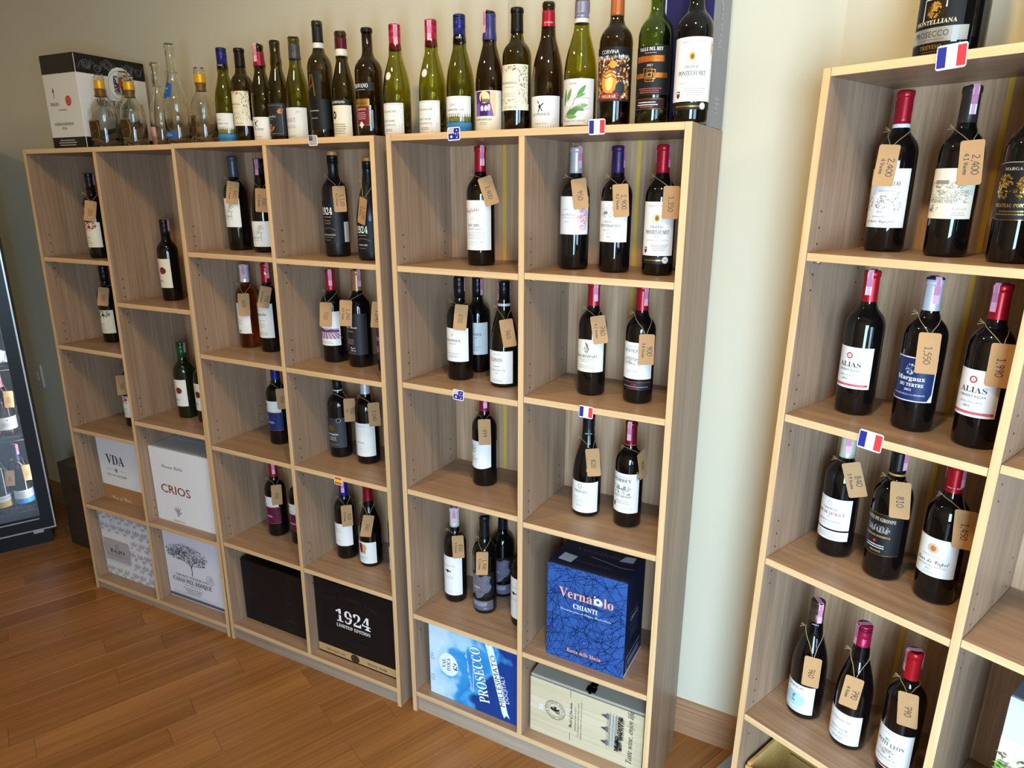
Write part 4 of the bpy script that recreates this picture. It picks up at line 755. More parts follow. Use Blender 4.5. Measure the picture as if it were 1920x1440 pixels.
B['i1'] = ('bord', 'dark', ('A81424', .80, 1, 'cork', 'F0EEE8', .775), [(.048, .162, 70, 2, K, [('t', 'CHATEAU', -2, 98, 4.4, '3A3A3A', 's', 34), ('t', 'DE CANDALIERE', 0, 82, 8, '3A3A3A', 's', 58), ('t', 'GRAND VIN', 6, 70, 3, '7A7A7A', 's', 30), ('specks', -2, 50, 34, 26, 90, 2, ['8A8A8A', 'C0A8A4', '6A6A6A'], 3, 1), ('specks', 26, 52, 20, 36, 50, 2, ['9A9A9A', '7A7A7A'], 4, 1), ('specks', -30, 50, 18, 36, 50, 2, ['9A9A9A', '7A7A7A'], 5, 1), ('t', '2016', -4, 29, 3.6, '8A8A8A', 's'), ('t', 'DOMAINES', -4, 20, 3, '8A8A8A', 's', 28), ('t', 'de Malet Roquefort', -2, 10, 6, '6A6A6A', 'c', 56)])], -75, 'large-looking bottle with red capsule and white collar band')
B['i2'] = ('bord', 'dark', ('3A342E', .79, 1, 'cork'), [(.070, .160, 70, 2, CR, [('hatch', -4, 60, 66, 12, 60, 8, .6, '5A5850', 3), ('r', -14, 62, 26, 7, '8A8678'), ('hatch', 0, 40, 74, 24, 120, 12, .6, '8A887C', 4), ('p', [(-36, 32), (-16, 36), (10, 38), (22, 34), (22, 26), (10, 30), (-16, 28), (-36, 22)], 'E4DCC4'), ('l', [(-36, 32), (-16, 36), (10, 38), (22, 34)], .7, '5A5850'), ('t', 'DURFORT-VIVENS', -8, 29, 6, '4A483E', 's', 50, 3), ('specks', -26, 18, 26, 12, 30, 2.4, ['4A483E', '8A887C'], 7, 1), ('t', 'MARGAUX', 22, 16, 4, 'A8A494', 's', 24), ('small', 22, 10, 24, 2, 4, 'A8A494')])], 40, 'bottle with charcoal capsule and cream landscape label')
B['i3'] = ('bord', 'dark', ('1A1712', .79, 1, 'cork'), [(.074, .168, 74, 2, '120F0E', [('l', [(-44, 90), (-20, 93), (20, 93), (44, 90)], .7, 'C9C4BC'), ('t', 'MARGAUX', -6, 80, 5, 'B0A690', 's', 40), ('specks', -22, 54, 32, 40, 130, 3, ['*C99A3A', '*8A6420', '*E8C870'], 3, 1), ('specks', 10, 50, 30, 40, 90, 3, ['*C99A3A', '*8A6420', '3A2A12'], 5, 1), ('t', 'CHATEAU PONTAC', -4, 20, 6, '*D8B868', 's', 58), ('small', -2, 12, 56, 2, 5, '*A88A48'), ('l', [(-44, 2), (-20, -1), (20, -1), (44, 2)], .7, '*B8924A')])], None, 'bottle with black and gold label at the end of the top shelf, cut off by the frame')
B['j1'] = ('bord', 'dark', ('B4141E', .79, 1, 'cork'), [(.058, .146, 64, -4, 'E9E7E4', alias())], 10, 'untagged bottle with bright red capsule and white label with a red stripe')
B['j2'] = ('bord', 'dark', ('D6D9DE', .79, .985, 'cork', '1E2A5E', .987), [(.062, .150, 66, -2, 'E4E6EA', [('p', [(-34, 2), (34, 2), (41, 16), (41, 86), (-34, 86), (-41, 74), (-41, 12)], '1E2A56'), ('specks', -2, 64, 18, 20, 60, 2.2, ['C9CED8', '8A94AC'], 3, 1), ('t', 'Margaux', -2, 42, 9.4, 'F0F0EE', 's', 54), ('t', 'DU TERTRE', 2, 30, 6.6, 'F0F0EE', 's', 44), ('t', '2021', -2, 21, 4.4, 'D9DCE4', 's'), ('t', 'MIS EN BOUTEILLE A LA PROPRIETE', -2, 12, 3, 'B9C0D0', 's', 62)])], 40, 'bottle with pale blue capsule and navy label')
B['j3'] = ('bord', 'dark', ('B4141E', .79, 1, 'cork'), [(.060, .148, 64, -6, 'E9E7E4', alias())], -20, 'bottle with bright red capsule and red-striped white label')
B['k1'] = ('bord', 'dark', ('D6DCC0', .79, 1, 'cork'), [(.068, .142, 66, -2, K, [('o', -4, 62, 4.6, .9, '8A8A8A'), ('t', 'CHATEAU', -2, 46, 5.4, '4A4A4A', 's', 34), ('t', 'ROC DE LEVRAUT', -2, 34, 7.4, '8E2A34', 's', 62), ('t', '2020', -4, 27, 3, '8A8A8A', 'n'), ('t', 'BORDEAUX SUPERIEUR', -2, 17, 4, '7A7A7A', 's', 50), ('small', -2, 11, 36, 1, 3, 'A9A9A9')]), (.042, .064, 66, -2, K, [('small', -2, 15, 58, 3, 5, 'A9A49C')])], 25, 'bottle with pale green capsule and two-part white label')
B['k2'] = ('bord', 'dark', ('1A181A', .80, 1, 'cork', 'C9A24A', .785), [(.058, .150, 68, -4, '161416', [('l', [(-42, 90), (-14, 92), (14, 92), (42, 90)], .8, '*C9A24A'), ('t', 'COMTE DE GIRONDE', -4, 76, 8, 'C9B48A', 's', 66), ('hatch', -4, 58, 52, 16, 60, 8, .7, '9A948C', 3), ('many', [('r', -22 + i * 6, 52, 3, 10, '8A8684') for i in range(7)]), ('t', 'BORDEAUX SUPERIEUR', -4, 40, 4.4, 'C8A45A', 's', 54), ('c', -6, 30, 3.4, 'B8242A'), ('small', -4, 20, 52, 2, 5, 'E0DCD4'), ('t', 'FRANCE', -2, 6, 4, 'C8A45A', 's'), ('l', [(-42, 3), (-14, 0), (14, 0), (42, 3)], .8, '*C9A24A')])], 70, 'bottle with black and gold capsule and black label')
B['k3'] = ('bord', 'dark', ('A8141E', .79, 1, 'cork'), [(.060, .142, 66, -2, K, [('c', -2, 60, 9, 'D8B08A', 9), ('c', -2, 60, 5, 'B8703E', 6), ('o', -2, 60, 10, 1.6, 'C9C4BC'), ('t', 'CHATEAU', -4, 42, 4, 'A9A9A9', 's', 34), ('t', 'Tour de Capet', -2, 28, 9.6, '4A4A48', 'c', 62), ('t', 'SAINT-EMILION GRAND CRU', -2, 20, 4, 'B08A88', 's', 56), ('t', '2019', -6, 13, 3.4, '8A8A8A', 's'), ('small', -4, 8, 26, 2, 3, 'A9A9A9')])], 75, 'bottle with red capsule and script label with amber crest')
B['l1'] = ('burg', 'dark', ('4A3628', .80, 1, 'screw'), [(.016, .092, 62, -8, K, [('c', -2, 34, 25, 'A6D0E2', 20), ('specks', -4, 36, 10, 20, 40, 2.6, ['4A4038', '7A6A58', 'B8A68E'], 3, 1), ('small', -2, 8, 46, 2, 4, '6AA0BE'), ('t', 'MARIUS', -6, 64, 7, '3A3A3A', 'n', 46)])], 50, 'bottle with brown screw cap and light blue oval on its label')
B['l2'] = ('burg', 'dark', ('A81840', .80, 1, 'screw'), [(.014, .092, 64, -4, K, patr())], -40, 'bottle with magenta screw cap and floral white label')
B['l3'] = ('bord', 'dark', ('B81820', .79, 1, 'cork'), [(.028, .122, 66, -4, K, [('small', -4, 84, 24, 1, 4, 'B9B9B9'), ('t', 'Le', -8, 66, 7, '5A5A58', 'c', 12), ('t', 'PETIT LEON', -2, 54, 9.4, '3E4038', 's', 58), ('specks', -4, 38, 40, 16, 110, 2.4, ['B89A84', '8A7464', 'D8C4B4'], 3, 1), ('t', 'BORDEAUX', -6, 20, 4.6, '7A7A76', 's', 40), ('small', -2, 13, 50, 1, 4, 'A9A9A9'), ('r', 0, 0, 90, 4.4, 'A02A3A')], 'dip')], -50, 'bottle with red gold-ringed capsule at the foot of the angled bookcase')
SHORT = {'d6': .29, 'd7': .297, 'd8': .295, 'd9': .295, 'd10': .295, 'd11': .295, 'c5': .292, 'c6': .292, 'c7': .292, 'e5': .292, 'e8': .30, 'k1': .295, 'k2': .295, 'k3': .297, 'e9': .322, 'a3': .298, 'b3': .29, 'h1': .292, 'h2': .292, 'g1': .294, 'g2': .294,
         't20': .29, 't21': .292, 't22': .30, 't23': .295, 'i3': .303}
PLACE = {}
def make_bottle(key):
    kind, g, cap, labels, strip, desc = B[key]
    n, u, v, z, h, r = POS[key]
    h = SHORT.get(key, h)
    if key[0] != 't' or key in ('t14', 't15', 't16', 't17', 't18', 't19', 't20', 't21', 't22', 't23'): r = min(max(r, .0362), .0378 if kind == 'bord' else .0392)
    elif kind in ('bord', 'burg'): r = min(max(r, .0335), .0385)
    p = U(n, u, v, z)
    grp = 'wine bottles standing in the bookcases' if key[0] != 't' else 'empty bottles lined up on top of the bookcases'
    root = thing('wine_bottle', desc, 'bottle', (p.x, p.y, z + .0002), -radians(UNITS[n][1]), grp)
    prof = profile(kind, h, r)
    link('glass', bottle_mesh(kind, h, r, g), root)
    if cap:
        c, f0, f1, st = cap[:4]; mb = MB(); sl = lathe_sleeve(prof, f0 * h, min(f1, .998) * h, .0007, 8, st != 'open')
        if st == 'screw':
            zs = f0 * h + (f1 - f0) * h * .52
            sl = [(rad(prof, f0 * h), f0 * h), (.0157, f0 * h), (.0157, zs - .001), (.0150, zs), (.0157, zs + .001)] + [q for k in range(3) for q in ((.0158, f1 * h - .018 + k * .005), (.0152, f1 * h - .0165 + k * .005), (.0158, f1 * h - .015 + k * .005))] + [(.0158, f1 * h - .0015), (.0145, f1 * h + .0006), (0, f1 * h + .0006)]
        mb.lathe(sl, 24); co_ = mb.build('capsule', foil(c), root)
        if len(cap) > 4 and cap[4]:
            f = cap[5]; mb = MB(); z0_, z1_ = (f * h, f0 * h - .0004) if f < f0 else (f * h, .999 * h)
            q = lathe_sleeve(prof, z0_, z1_, .0007, 4, f > f0)
            mb.lathe(q, 24); mb.build('collar_band', foil(cap[4], .4, .1), root)
        if key == 'c4':
            P = Print(); P.add(('specks', 0, 8, 9, 10, 14, 2.4, ['*D8B050'], 2, 1)); link('print', P.mesh(wrap(.0162, .86 * h, .5), 'print', 3.), co_)
        tx = {'t6': ('CWC', .81), 't16': ('CWC', .80), 't19': ('LE MONDE', .83), 'h1': ('TRENEL', .80), 'e4': ('TOURNON', .777), 'k3': ('Tour de Capet', .82), 't8': ('LE MONDE', .79), 'l1': ('MARIUS', .81)}.get(key)
        if tx:
            P = Print(); P.add(('t', tx[0], 0, 1, 4.4 if key in ('h1', 't16', 't6') else 3, 'E9E6E0' if key != 'e4' else '4A4A4A', 'c' if key == 'k3' else 'n'))
            link('print', P.mesh(wrap(.0164, tx[1] * h, radians(25)), 'print', 3.), co_)
    for L in labels: put_label(root, prof, *L[:6], shape=L[6] if len(L) > 6 else None)
    if key in ('t14', 't15'):
        P = Print(); P.add(('c', 0, 0, 8.5, 'EADFD4', 10)); P.add(('o', 0, 0, 6, .7, 'C9B8AC'))
        zz = .545 * h; rr_ = rad(prof, zz)
        def fn(x, y, li, rr_=rr_, zz=zz):
            z_ = zz + y / 1000; a = x / 1000 / rr_ + radians(-4); q = rad(prof, z_) + .0006 + .0001 * li; return (q * sin(a), -q * cos(a), z_)
        link('sticker', P.mesh(fn, 'sticker', 3.), root)
    if strip is not None: tax_strip(root, prof, h, strip, .05, key in ('i2', 'j1', 'e1'))
    PLACE[key] = (p, h, prof)
    return root
for key in POS:
    if key in B: make_bottle(key)

# ------------------------------------------------------------------ price tags on string
KRAFT = mat('kraft_card', 'B98C5E', .7, 0, .2); TWINE = mat('jute_twine', 'B59A70', .8, 0, .2); PEN = mat('black_pen', '1E1A18', .5)
def kraft_nodes():
    N, L, b = nodes(KRAFT); tc = N.new('ShaderNodeTexCoord'); n_ = N.new('ShaderNodeTexNoise'); n_.inputs['Scale'].default_value = 900; n_.inputs['Detail'].default_value = 3
    L.new(tc.outputs['Object'], n_.inputs['Vector']); rp = N.new('ShaderNodeValToRGB'); rp.color_ramp.elements[0].color = lin('AE8153'); rp.color_ramp.elements[1].color = lin('C59A6B'); L.new(n_.outputs['Fac'], rp.inputs['Fac']); L.new(rp.outputs[0], b.inputs['Base Color'])
kraft_nodes()
def card_mesh(w_, h_, th=.0006):
    rr = .0042; pts = []
    for cx, cy, a0 in ((w_ / 2 - rr, h_ / 2 - rr, 0), (-w_ / 2 + rr, h_ / 2 - rr, 90), (-w_ / 2 + rr, -h_ / 2 + rr, 180), (w_ / 2 - rr, -h_ / 2 + rr, 270)):
        for k in range(5): a = radians(a0 + 22.5 * k); pts.append((cx + rr * cos(a), cy + rr * sin(a)))
    mb = MB(); n_ = len(pts)
    mb.quad([(x, -th, y) for x, y in reversed(pts)]); mb.quad([(x, 0, y) for x, y in pts])
    for i in range(n_):
        a, b = pts[i], pts[(i + 1) % n_]; mb.quad([(a[0], -th, a[1]), (a[0], 0, a[1]), (b[0], 0, b[1]), (b[0], -th, b[1])])
    return mb
TLAB = {}
def make_tag(key):
    (x, y, z), az, tilt, W_, H_, txt = TAGS[key]
    p, h, prof = PLACE[key]; c = Vector((x, y, z))
    # swing the card about the bottle when it hangs turned to one side
    az = radians(az); tw = 0
    if W_ < .026 and key in ('h2', 'd2', 'e1', 'd3', 'd4', 'd5', 'g2'):
        tw = math.acos(max(min(W_ / .037, 1), .4)); hd = Vector((sin(az), cos(az))); rtv = Vector((hd.y, -hd.x))
        tw *= 1 if (Vector((x - p.x, y - p.y)).dot(rtv) > 0) else -1
    W_ = .037; H_ = min(max(H_, .072), .080)
    root = thing('price_tag', 'tan price tag reading %s on the %s' % (txt.split('|')[0], TLAB.get(key, 'bottle')), 'price tag', c, 0, 'tan price tags hung on the bottles')
    R3 = Matrix.Rotation(-az + tw, 3, 'Z') @ Matrix.Rotation(radians(tilt), 3, 'Y')
    root.rotation_euler = R3.to_euler()
    cd = card_mesh(W_, H_).build('card', KRAFT, root)
    lines = txt.split('|'); P = []; up_ = key == 'c3'
    l0 = lines[0]; hh = .0125 if len(l0) < 5 else .0115; ln_ = hand_len(l0, hh)
    x0 = -ln_ / 2; b0 = -.0035 if len(lines) == 1 else .0015
    hand(P, l0, x0 + .004, b0 - (hh * .2 if len(lines) == 1 else 0), hh, .0013, 0)
    if len(lines) > 1: hand(P, lines[1], -hand_len(lines[1], .0074) / 2 + .002, b0 - .0125, .0074, .0011, 0)
    mb = MB()
    for q, mi in P:
        # written along the card: turned a quarter clockwise
        mb.quad([((v.y, -.0008, -v.x) if not up_ else (-v.y, -.0008, v.x)) for v in q], 0)
    mb.build('lettering', PEN, cd)
    # twine: loop round the neck and two strands down to the eyelet
    inv = R3.transposed(); eye = c + R3 @ Vector((0, -.0009, H_ / 2 - .007))
    zn = p.z + h * .762; rn = rad(prof, h * .762) + .0014
    d = Vector((eye.x - p.x, eye.y - p.y, 0)); d.normalize(); s_ = Vector((-d.y, d.x, 0))
    def strand(sg):
        out = []
        a = p + s_ * sg * rn + Vector((0, 0, zn - p.z))
        for i in range(9):
            t = i / 8; q = eye.lerp(a, t); rz = rad(prof, max(q.z - p.z, 0)) + .0014; dv = Vector((q.x - p.x, q.y - p.y, 0))
            if dv.length < rz: dv.normalize(); q = Vector((p.x, p.y, q.z)) + dv * rz
            out.append(q)
        return out
    A = strand(1); Bk = strand(-1)
    loop = [Vector((p.x, p.y, zn)) + (s_ * cos(t) - d * sin(t)) * rn for t in [pi * k / 8 for k in range(9)]]
    path = A[:-1] + loop + Bk[:-1][::-1]
    mb = MB(); mb.tube([inv @ (q - c) for q in path], .00075, 5)
    k0 = Vector((p.x, p.y, zn)) - s_ * (rn + .001)
    for q in ((.010, .004), (.012, -.002), (.009, .008)): mb.tube([inv @ (k0 - c), inv @ (k0 - s_ * q[0] * .6 + Vector((0, 0, q[1] * .6)) - c), inv @ (k0 - s_ * q[0] + d * .003 + Vector((0, 0, q[1])) - c)], .0006, 4)
    mb.tube([inv @ (eye - c) + Vector((0, -.0004, 0)), inv @ (eye - c) + Vector((.001, .0014, -.006))], .0007, 4)
    mb.build('twine', TWINE, root, label='jute twine loop')
    return root
TLAB.update({'a1': 'bottle with the red flower label', 'a2': 'bottle with the green and purple flowers', 'a3': 'pink flower bottle behind the divider', 'c1': 'bottle with slate grey capsule', 'c2': 'tree-label bottle beside the slate capsule', 'c3': 'amber rose bottle', 'c4': 'glossy red capsule next to the rose', 'c5': 'blue-capsuled bottle with navy label', 'c6': 'red-capsuled bottle with maroon label', 'd1': 'straight matte black bottle', 'd2': 'sloping matte black bottle', 'd3': 'bottle with the vineyard picture', 'd4': 'copper-capsuled bottle', 'd5': 'purple-labelled bottle', 'd6': 'grey-labelled bottle with gold emblem', 'd7': 'silver-capsuled bottle with ring label', 'd9': 'blue capsule below the Spanish flag', 'd10': 'bull-label bottle', 'e1': 'red-capsuled bottle alone on its shelf', 'e2': 'black screw-capped front twin', 'e4': 'low-label black screw-capped bottle', 'e5': 'magenta-capsuled bottle', 'e6': 'white-capsuled long-label bottle', 'e7': 'front map-label bottle', 'f1': 'silver-capsuled bottle', 'f2': 'purple-capsuled bottle', 'f3': 'gold-crest bottle beside the side panel', 'g1': 'bird-label bottle', 'g2': 'village-label bottle', 'h1': 'black-capsuled sloping bottle', 'h2': 'bottle with the gold medal', 'i1': 'white-collared red capsule', 'i2': 'charcoal-capsuled bottle', 'j2': 'navy-labelled bottle', 'j3': 'red-striped label bottle', 'k1': 'pale green capsule', 'k2': 'black and gold bottle', 'k3': 'amber-crest script bottle', 'l1': 'blue-oval bottle', 'l2': 'magenta floral bottle', 'l3': 'gold-ringed red capsule'})
for key in TAGS: make_tag(key)

# ------------------------------------------------------------------ cartons and boxes
def carton(name, label, cat, n, u, v, z, w_, d_, h_, front, side, top, prints, sprints=(), yaw=0., flaps=True, group='wine cartons in the bookcases', rough=.5):
    p = U(n, u, v, z)
    root = thing(name, label, cat, (p.x, p.y, z + .0003), -radians(UNITS[n][1]) + radians(yaw), group)
    mf, msd, mt = mat('carton_' + front, front, rough, 0, .35), mat('carton_' + side, side, rough, 0, .35), mat('carton_' + top, top, rough, 0, .35)
    mb = MB(); mb.box((0, 0, 0), (w_, d_, h_ - .002), 1, 0, 0, 0, 2); b = mb.build('body', [mf, msd, mt], root); bevel(b, .002, 2)
    if flaps:
        for k in (0, 1):
            mb = MB(); y0, y1 = (0.001, d_ / 2 - .0012) if k == 0 else (d_ / 2 + .0012, d_ - .001)
            mb.box((.001, y0, h_ - .0018), (w_ - .001, y1, h_ + .0006)); bevel(mb.build('flap', mt, root), .0006)
    P = Print()
    for it in prints: P.add(it)
    if P.p: link('print', P.mesh(lambda x, y, li: (x / 1000, -.0005 - .00004 * li, y / 1000), 'print'), b)
    if sprints:
        P = Print()
        for it in sprints: P.add(it)
        link('print', P.mesh(lambda x, y, li: (w_ + .0005 + .00004 * li, x / 1000, y / 1000), 'print'), b)
    return root
def leafset(x, y, s, c, a0=0):
    return [('leaf', x, y, 30 * s, 7 * s, 80 + a0, c), ('leaf', x + 6 * s, y + 4 * s, 26 * s, 6 * s, 46 + a0, c), ('leaf', x - 4 * s, y + 2 * s, 26 * s, 6 * s, 120 + a0, c), ('leaf', x + 12 * s, y - 6 * s, 20 * s, 6 * s, -6 + a0, c), ('leaf', x - 10 * s, y - 4 * s, 18 * s, 5 * s, 190 + a0, c)]
rnd = random.Random(3)
zA, zA1, zA2 = .0497, .3801 + .016, .3822 + .016
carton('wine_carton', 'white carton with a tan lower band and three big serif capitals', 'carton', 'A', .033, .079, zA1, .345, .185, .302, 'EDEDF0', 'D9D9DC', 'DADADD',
       [('r', 172, 1, 340, 68, 'B07E52'), ('t', 'VDA', 106, 168, 44, '2A2A30', 's', 112), ('r', 64, 142, 44, 1.4, '8A8A8A'), ('r', 146, 142, 44, 1.4, '8A8A8A'), ('c', 104, 142, 9, '6A6A6A'), ('o', 104, 142, 5, 1.6, 'E0E0E0'), ('t', 'VI\u00d1A DE AGUIRRE', 103, 114, 9, '6A6A70', 's', 126), ('t', 'Wine of Chile', 108, 8, 17, 'E9DCCB', 'c', 120), ('o', 28, 26, 16, .8, 'C99A6E'), ('o', 28, 26, 8, .8, 'C99A6E')])
leaves = []
for i in range(7):
    for j in range(6):
        xx, yy = 14 + i * 50 + (j % 2) * 25 - 10, 18 + j * 52
        if 28 < xx < 208 and 66 < yy < 184 and not (xx > 196): continue
        if xx < 330: leaves += leafset(xx, yy, 1.0, 'B9B8BE', rnd.uniform(-30, 30))
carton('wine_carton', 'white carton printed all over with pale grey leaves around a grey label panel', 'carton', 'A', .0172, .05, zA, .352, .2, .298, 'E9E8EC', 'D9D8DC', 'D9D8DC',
       [it if it[0] != 'leaf' else ('leaf', min(max(it[1] - 18, 6), 326), it[2], it[3], it[4], it[5], it[6]) for it in leaves] + [('r', 98, 80, 158, 98, 'B5B2B6'), ('o', 100, 150, 8, 2.6, '4A4A4E'), ('t', 'BAJO', 98, 118, 19, '201F24', 'd', 92), ('t', 'MONTEPULCIANO D\u2019ABRUZZO DOC', 98, 104, 6.4, '4A4A4E', 'n', 134)])
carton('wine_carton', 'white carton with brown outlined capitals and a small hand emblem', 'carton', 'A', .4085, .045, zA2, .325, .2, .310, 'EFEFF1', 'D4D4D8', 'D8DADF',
       [('t', 'Susana Balbo', 121, 232, 16, '5A5658', 'c', 116), ('t', 'CRIOS', 124, 126, 36, '8A4A3E', 'n', 160), ('t', 'CRIOS', 124.8, 126, 36, '8A4A3E', 'n', 160), ('t', 'CRIOS', 123.2, 126.6, 36, '8A4A3E', 'n', 160), ('many', [('leaf', 122, 44, 34, 4, a, 'A9A6A4') for a in (60, 85, 110, 135)]), ('leaf', 122, 44, 24, 4, 20, 'A9A6A4'), ('c', 122, 42, 8, 'B4B1AE', 10), ('t', 'ARGENTINA', 122, 9, 6.4, '5A5658', 'n', 60)], flaps=True)
tree = [('l', smooth_line([(147, 121), (149, 150), (144, 172), (128, 190)]), 4, '2E2C34'), ('l', smooth_line([(148, 150), (156, 176), (184, 196)]), 3, '2E2C34'), ('l', smooth_line([(146, 166), (120, 180), (84, 186)]), 2.4, '2E2C34'), ('l', smooth_line([(150, 168), (196, 176), (226, 182)]), 2.2, '2E2C34'), ('l', [(147, 160), (136, 200), (112, 222)], 2, '2E2C34'), ('l', [(152, 170), (164, 210), (180, 226)], 2, '2E2C34'),
        ('specks', 128, 216, 232, 74, 620, 3.6, ['2E2C34', '3E3C46', '55535E', '77757F'], 11, 1), ('specks', 70, 206, 110, 46, 220, 3.6, ['2E2C34', '3E3C46', '55535E'], 12, 1), ('specks', 200, 196, 70, 50, 120, 3.2, ['2E2C34', '55535E'], 13, 1), ('specks', 130, 240, 130, 40, 160, 3, ['3E3C46', '77757F'], 14, 1)]
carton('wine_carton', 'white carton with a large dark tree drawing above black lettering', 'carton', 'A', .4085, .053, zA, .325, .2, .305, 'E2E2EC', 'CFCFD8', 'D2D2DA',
       [it for it in tree] + [('t', 'GRAN RESERVA', 140, 106, 11, '5A5862', 'n', 180), ('t', 'CASAS DEL BOSQUE', 140, 80, 20, '2A2830', 'd', 218), ('small', 140, 70, 120, 1, 5, '5A5862'), ('t', 'PRODUCED AND BOTTLED BY', 140, 54, 6.4, '3A3842', 'n', 110), ('t', 'VINEDOS CASAS', 140, 45, 6.4, '3A3842', 'n', 90), ('t', 'CASABLANCA VALLEY', 140, 36, 6.4, '3A3842', 'n', 80), ('o', 247, 128, 20, 1.6, '8A8892'), ('o', 247, 128, 13, 1.2, '8A8892'), ('hatch', 247, 128, 18, 18, 14, 14, 1, '8A8892', 2), ('f', 150, 22, 250, 9, .9, '8A8892'), ('r', 162, 6, 322, 12, '55606A')])
# the pair of black cartons
dots = [('specks', 238, 128, 46, 246, 230, 2.8, ['3E3322', '332A1E', '4A3C26'], 5)]
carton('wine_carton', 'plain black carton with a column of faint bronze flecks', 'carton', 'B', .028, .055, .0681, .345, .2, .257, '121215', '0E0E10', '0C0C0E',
       dots + [('t', 'MALIZIOSITO', 96, 60, 20, '232226', 's', 150, 90), ('many', [('leaf', 44, 118, 12, 2.4, a * 60, '26252A') for a in range(6)]), ('t', 'VINO ROSSO', 150, 80, 10, '202024', 'n', 90, 90)], group='black cartons on the lowest shelf', rough=.42)
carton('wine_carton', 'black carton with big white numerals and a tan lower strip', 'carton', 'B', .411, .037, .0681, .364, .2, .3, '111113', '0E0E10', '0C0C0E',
       [('t', '1924', 167, 152, 50, 'F2F0EE', 'd', 150), ('l', [(98, 184), (140, 172)], 5, '111113'), ('l', [(150, 184), (196, 166)], 5, '111113'), ('l', [(206, 178), (250, 168)], 4, '111113'), ('t', 'LIMITED EDITION', 167, 130, 13.5, 'F2F0EE', 'd', 148), ('r', 182, 2, 360, 34, 'C09A68'), ('t', 'PORT BARREL AGED', 80, 14, 8, '1A1816', 'd', 88), ('t', 'PINOT NOIR', 262, 12, 11, '1A1816', 'd', 84), ('c', 166, 18, 19, '3A2A1E', 17), ('o', 166, 18, 13, 1, '6A543E'), ('r', 182, 0, 360, 5, '0E0E10')]
       + [('t', ch, 54 + i * 14.5, 222 + 26 * sin(pi * (i + .5) / 17), 13, '2A2A2E', 's', 11, 30 - 60 * i / 16) for i, ch in enumerate('FORT BARREL AGED')] + [('t', 'PINOT NOIR', 172, 74, 18, '26262A', 's', 116)], group='black cartons on the lowest shelf', rough=.42)
# blue water-drop carton: the picture is printed on the whole face
def drops_mat():
    m = mat('blue_water_print', '2A8FE0', .3, 0, .4); N, L, b = nodes(m); tc = N.new('ShaderNodeTexCoord')
    sx = N.new('ShaderNodeSeparateXYZ'); L.new(tc.outputs['Object'], sx.inputs[0])
    n1 = N.new('ShaderNodeTexNoise'); n1.inputs['Scale'].default_value = 7; n1.inputs['Detail'].default_value = 3; L.new(tc.outputs['Object'], n1.inputs['Vector'])
    ma = N.new('ShaderNodeMath'); ma.operation = 'MULTIPLY_ADD'; ma.inputs[1].default_value = 2.3; L.new(sx.outputs['X'], ma.inputs[0]); L.new(n1.outputs['Fac'], ma.inputs[2])
    mz = N.new('ShaderNodeMath'); mz.operation = 'MULTIPLY_ADD'; mz.inputs[1].default_value = -.5; L.new(sx.outputs['Z'], mz.inputs[0]); L.new(ma.outputs[0], mz.inputs[2])
    rp = N.new('ShaderNodeValToRGB'); e = rp.color_ramp.elements; e[0].position = .50; e[0].color = lin('CFE6F6'); e[1].position = 1.22 / 1.3; e[1].color = lin('143C86')
    x = e.new(.63); x.color = lin('A6D6F4'); x = e.new(.70); x.color = lin('3C9CDA'); x = e.new(.80); x.color = lin('2A86CC'); x = e.new(.86); x.color = lin('4AA8DE')
    L.new(mz.outputs[0], rp.inputs['Fac'])
    vo = N.new('ShaderNodeTexVoronoi'); vo.inputs['Scale'].default_value = 62; L.new(tc.outputs['Object'], vo.inputs['Vector'])
    r2_ = N.new('ShaderNodeValToRGB'); q = r2_.color_ramp.elements; q[0].position = .10; q[0].color = (1, 1, 1, 1); q[1].position = .30; q[1].color = (.5, .5, .5, 1); k = q.new(.2); k.color = (.12, .12, .12, 1)
    L.new(vo.outputs['Distance'], r2_.inputs['Fac'])
    mx = N.new('ShaderNodeMix'); mx.data_type = 'RGBA'; mx.blend_type = 'SOFT_LIGHT'; mx.inputs['Factor'].default_value = .55
    L.new(rp.outputs[0], mx.inputs['A']); L.new(r2_.outputs[0], mx.inputs['B']); L.new(mx.outputs['Result'], b.inputs['Base Color'])
    return m
DROP = drops_mat()
W1, N1 = 'EAF4FA', '14304E'
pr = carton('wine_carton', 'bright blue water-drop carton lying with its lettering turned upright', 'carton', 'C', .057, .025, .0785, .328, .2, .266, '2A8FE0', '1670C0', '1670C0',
       [('c', 74, 131, 36, W1, 42), ('t', 'VAL', 62, 131, 13, N1, 's', 34, 90), ('t', "D'OCA", 80, 131, 13, N1, 's', 46, 90), ('specks', 98, 131, 14, 24, 16, 4, [N1], 3), ('t', 'Blanc de Blancs Brut', 152, 138, 10, W1, 'c', 150, 99), ('r', 166, 66, 1.6, 140, W1), ('t', 'PROSECCO', 208, 140, 38, N1, 'd', 198, 101), ('t', 'PROSECCO', 206.5, 140, 38, W1, 'd', 194, 101)]
       + [('p', [(268, 30), (288, 36), (240, 248), (216, 240)], W1), ('p', [(268, 30), (288, 36), (296, 16), (284, 24), (276, 12)], W1), ('p', [(216, 240), (240, 248), (232, 262), (224, 256), (210, 258)], W1), ('t', 'MILLESIMATO', 262, 140, 19, N1, 'n', 176, 102), ('t', 'DOC|ITALY', 285, 118, 14, W1, 'n', 96, 102), ('small', 12, 70, 18, 3, 9, '8AA8BE'), ('small', 12, 150, 14, 3, 9, '8AA8BE')], group='cartons at the foot of the bookcases', rough=.3)
pr.children[0].data.materials[0] = DROP
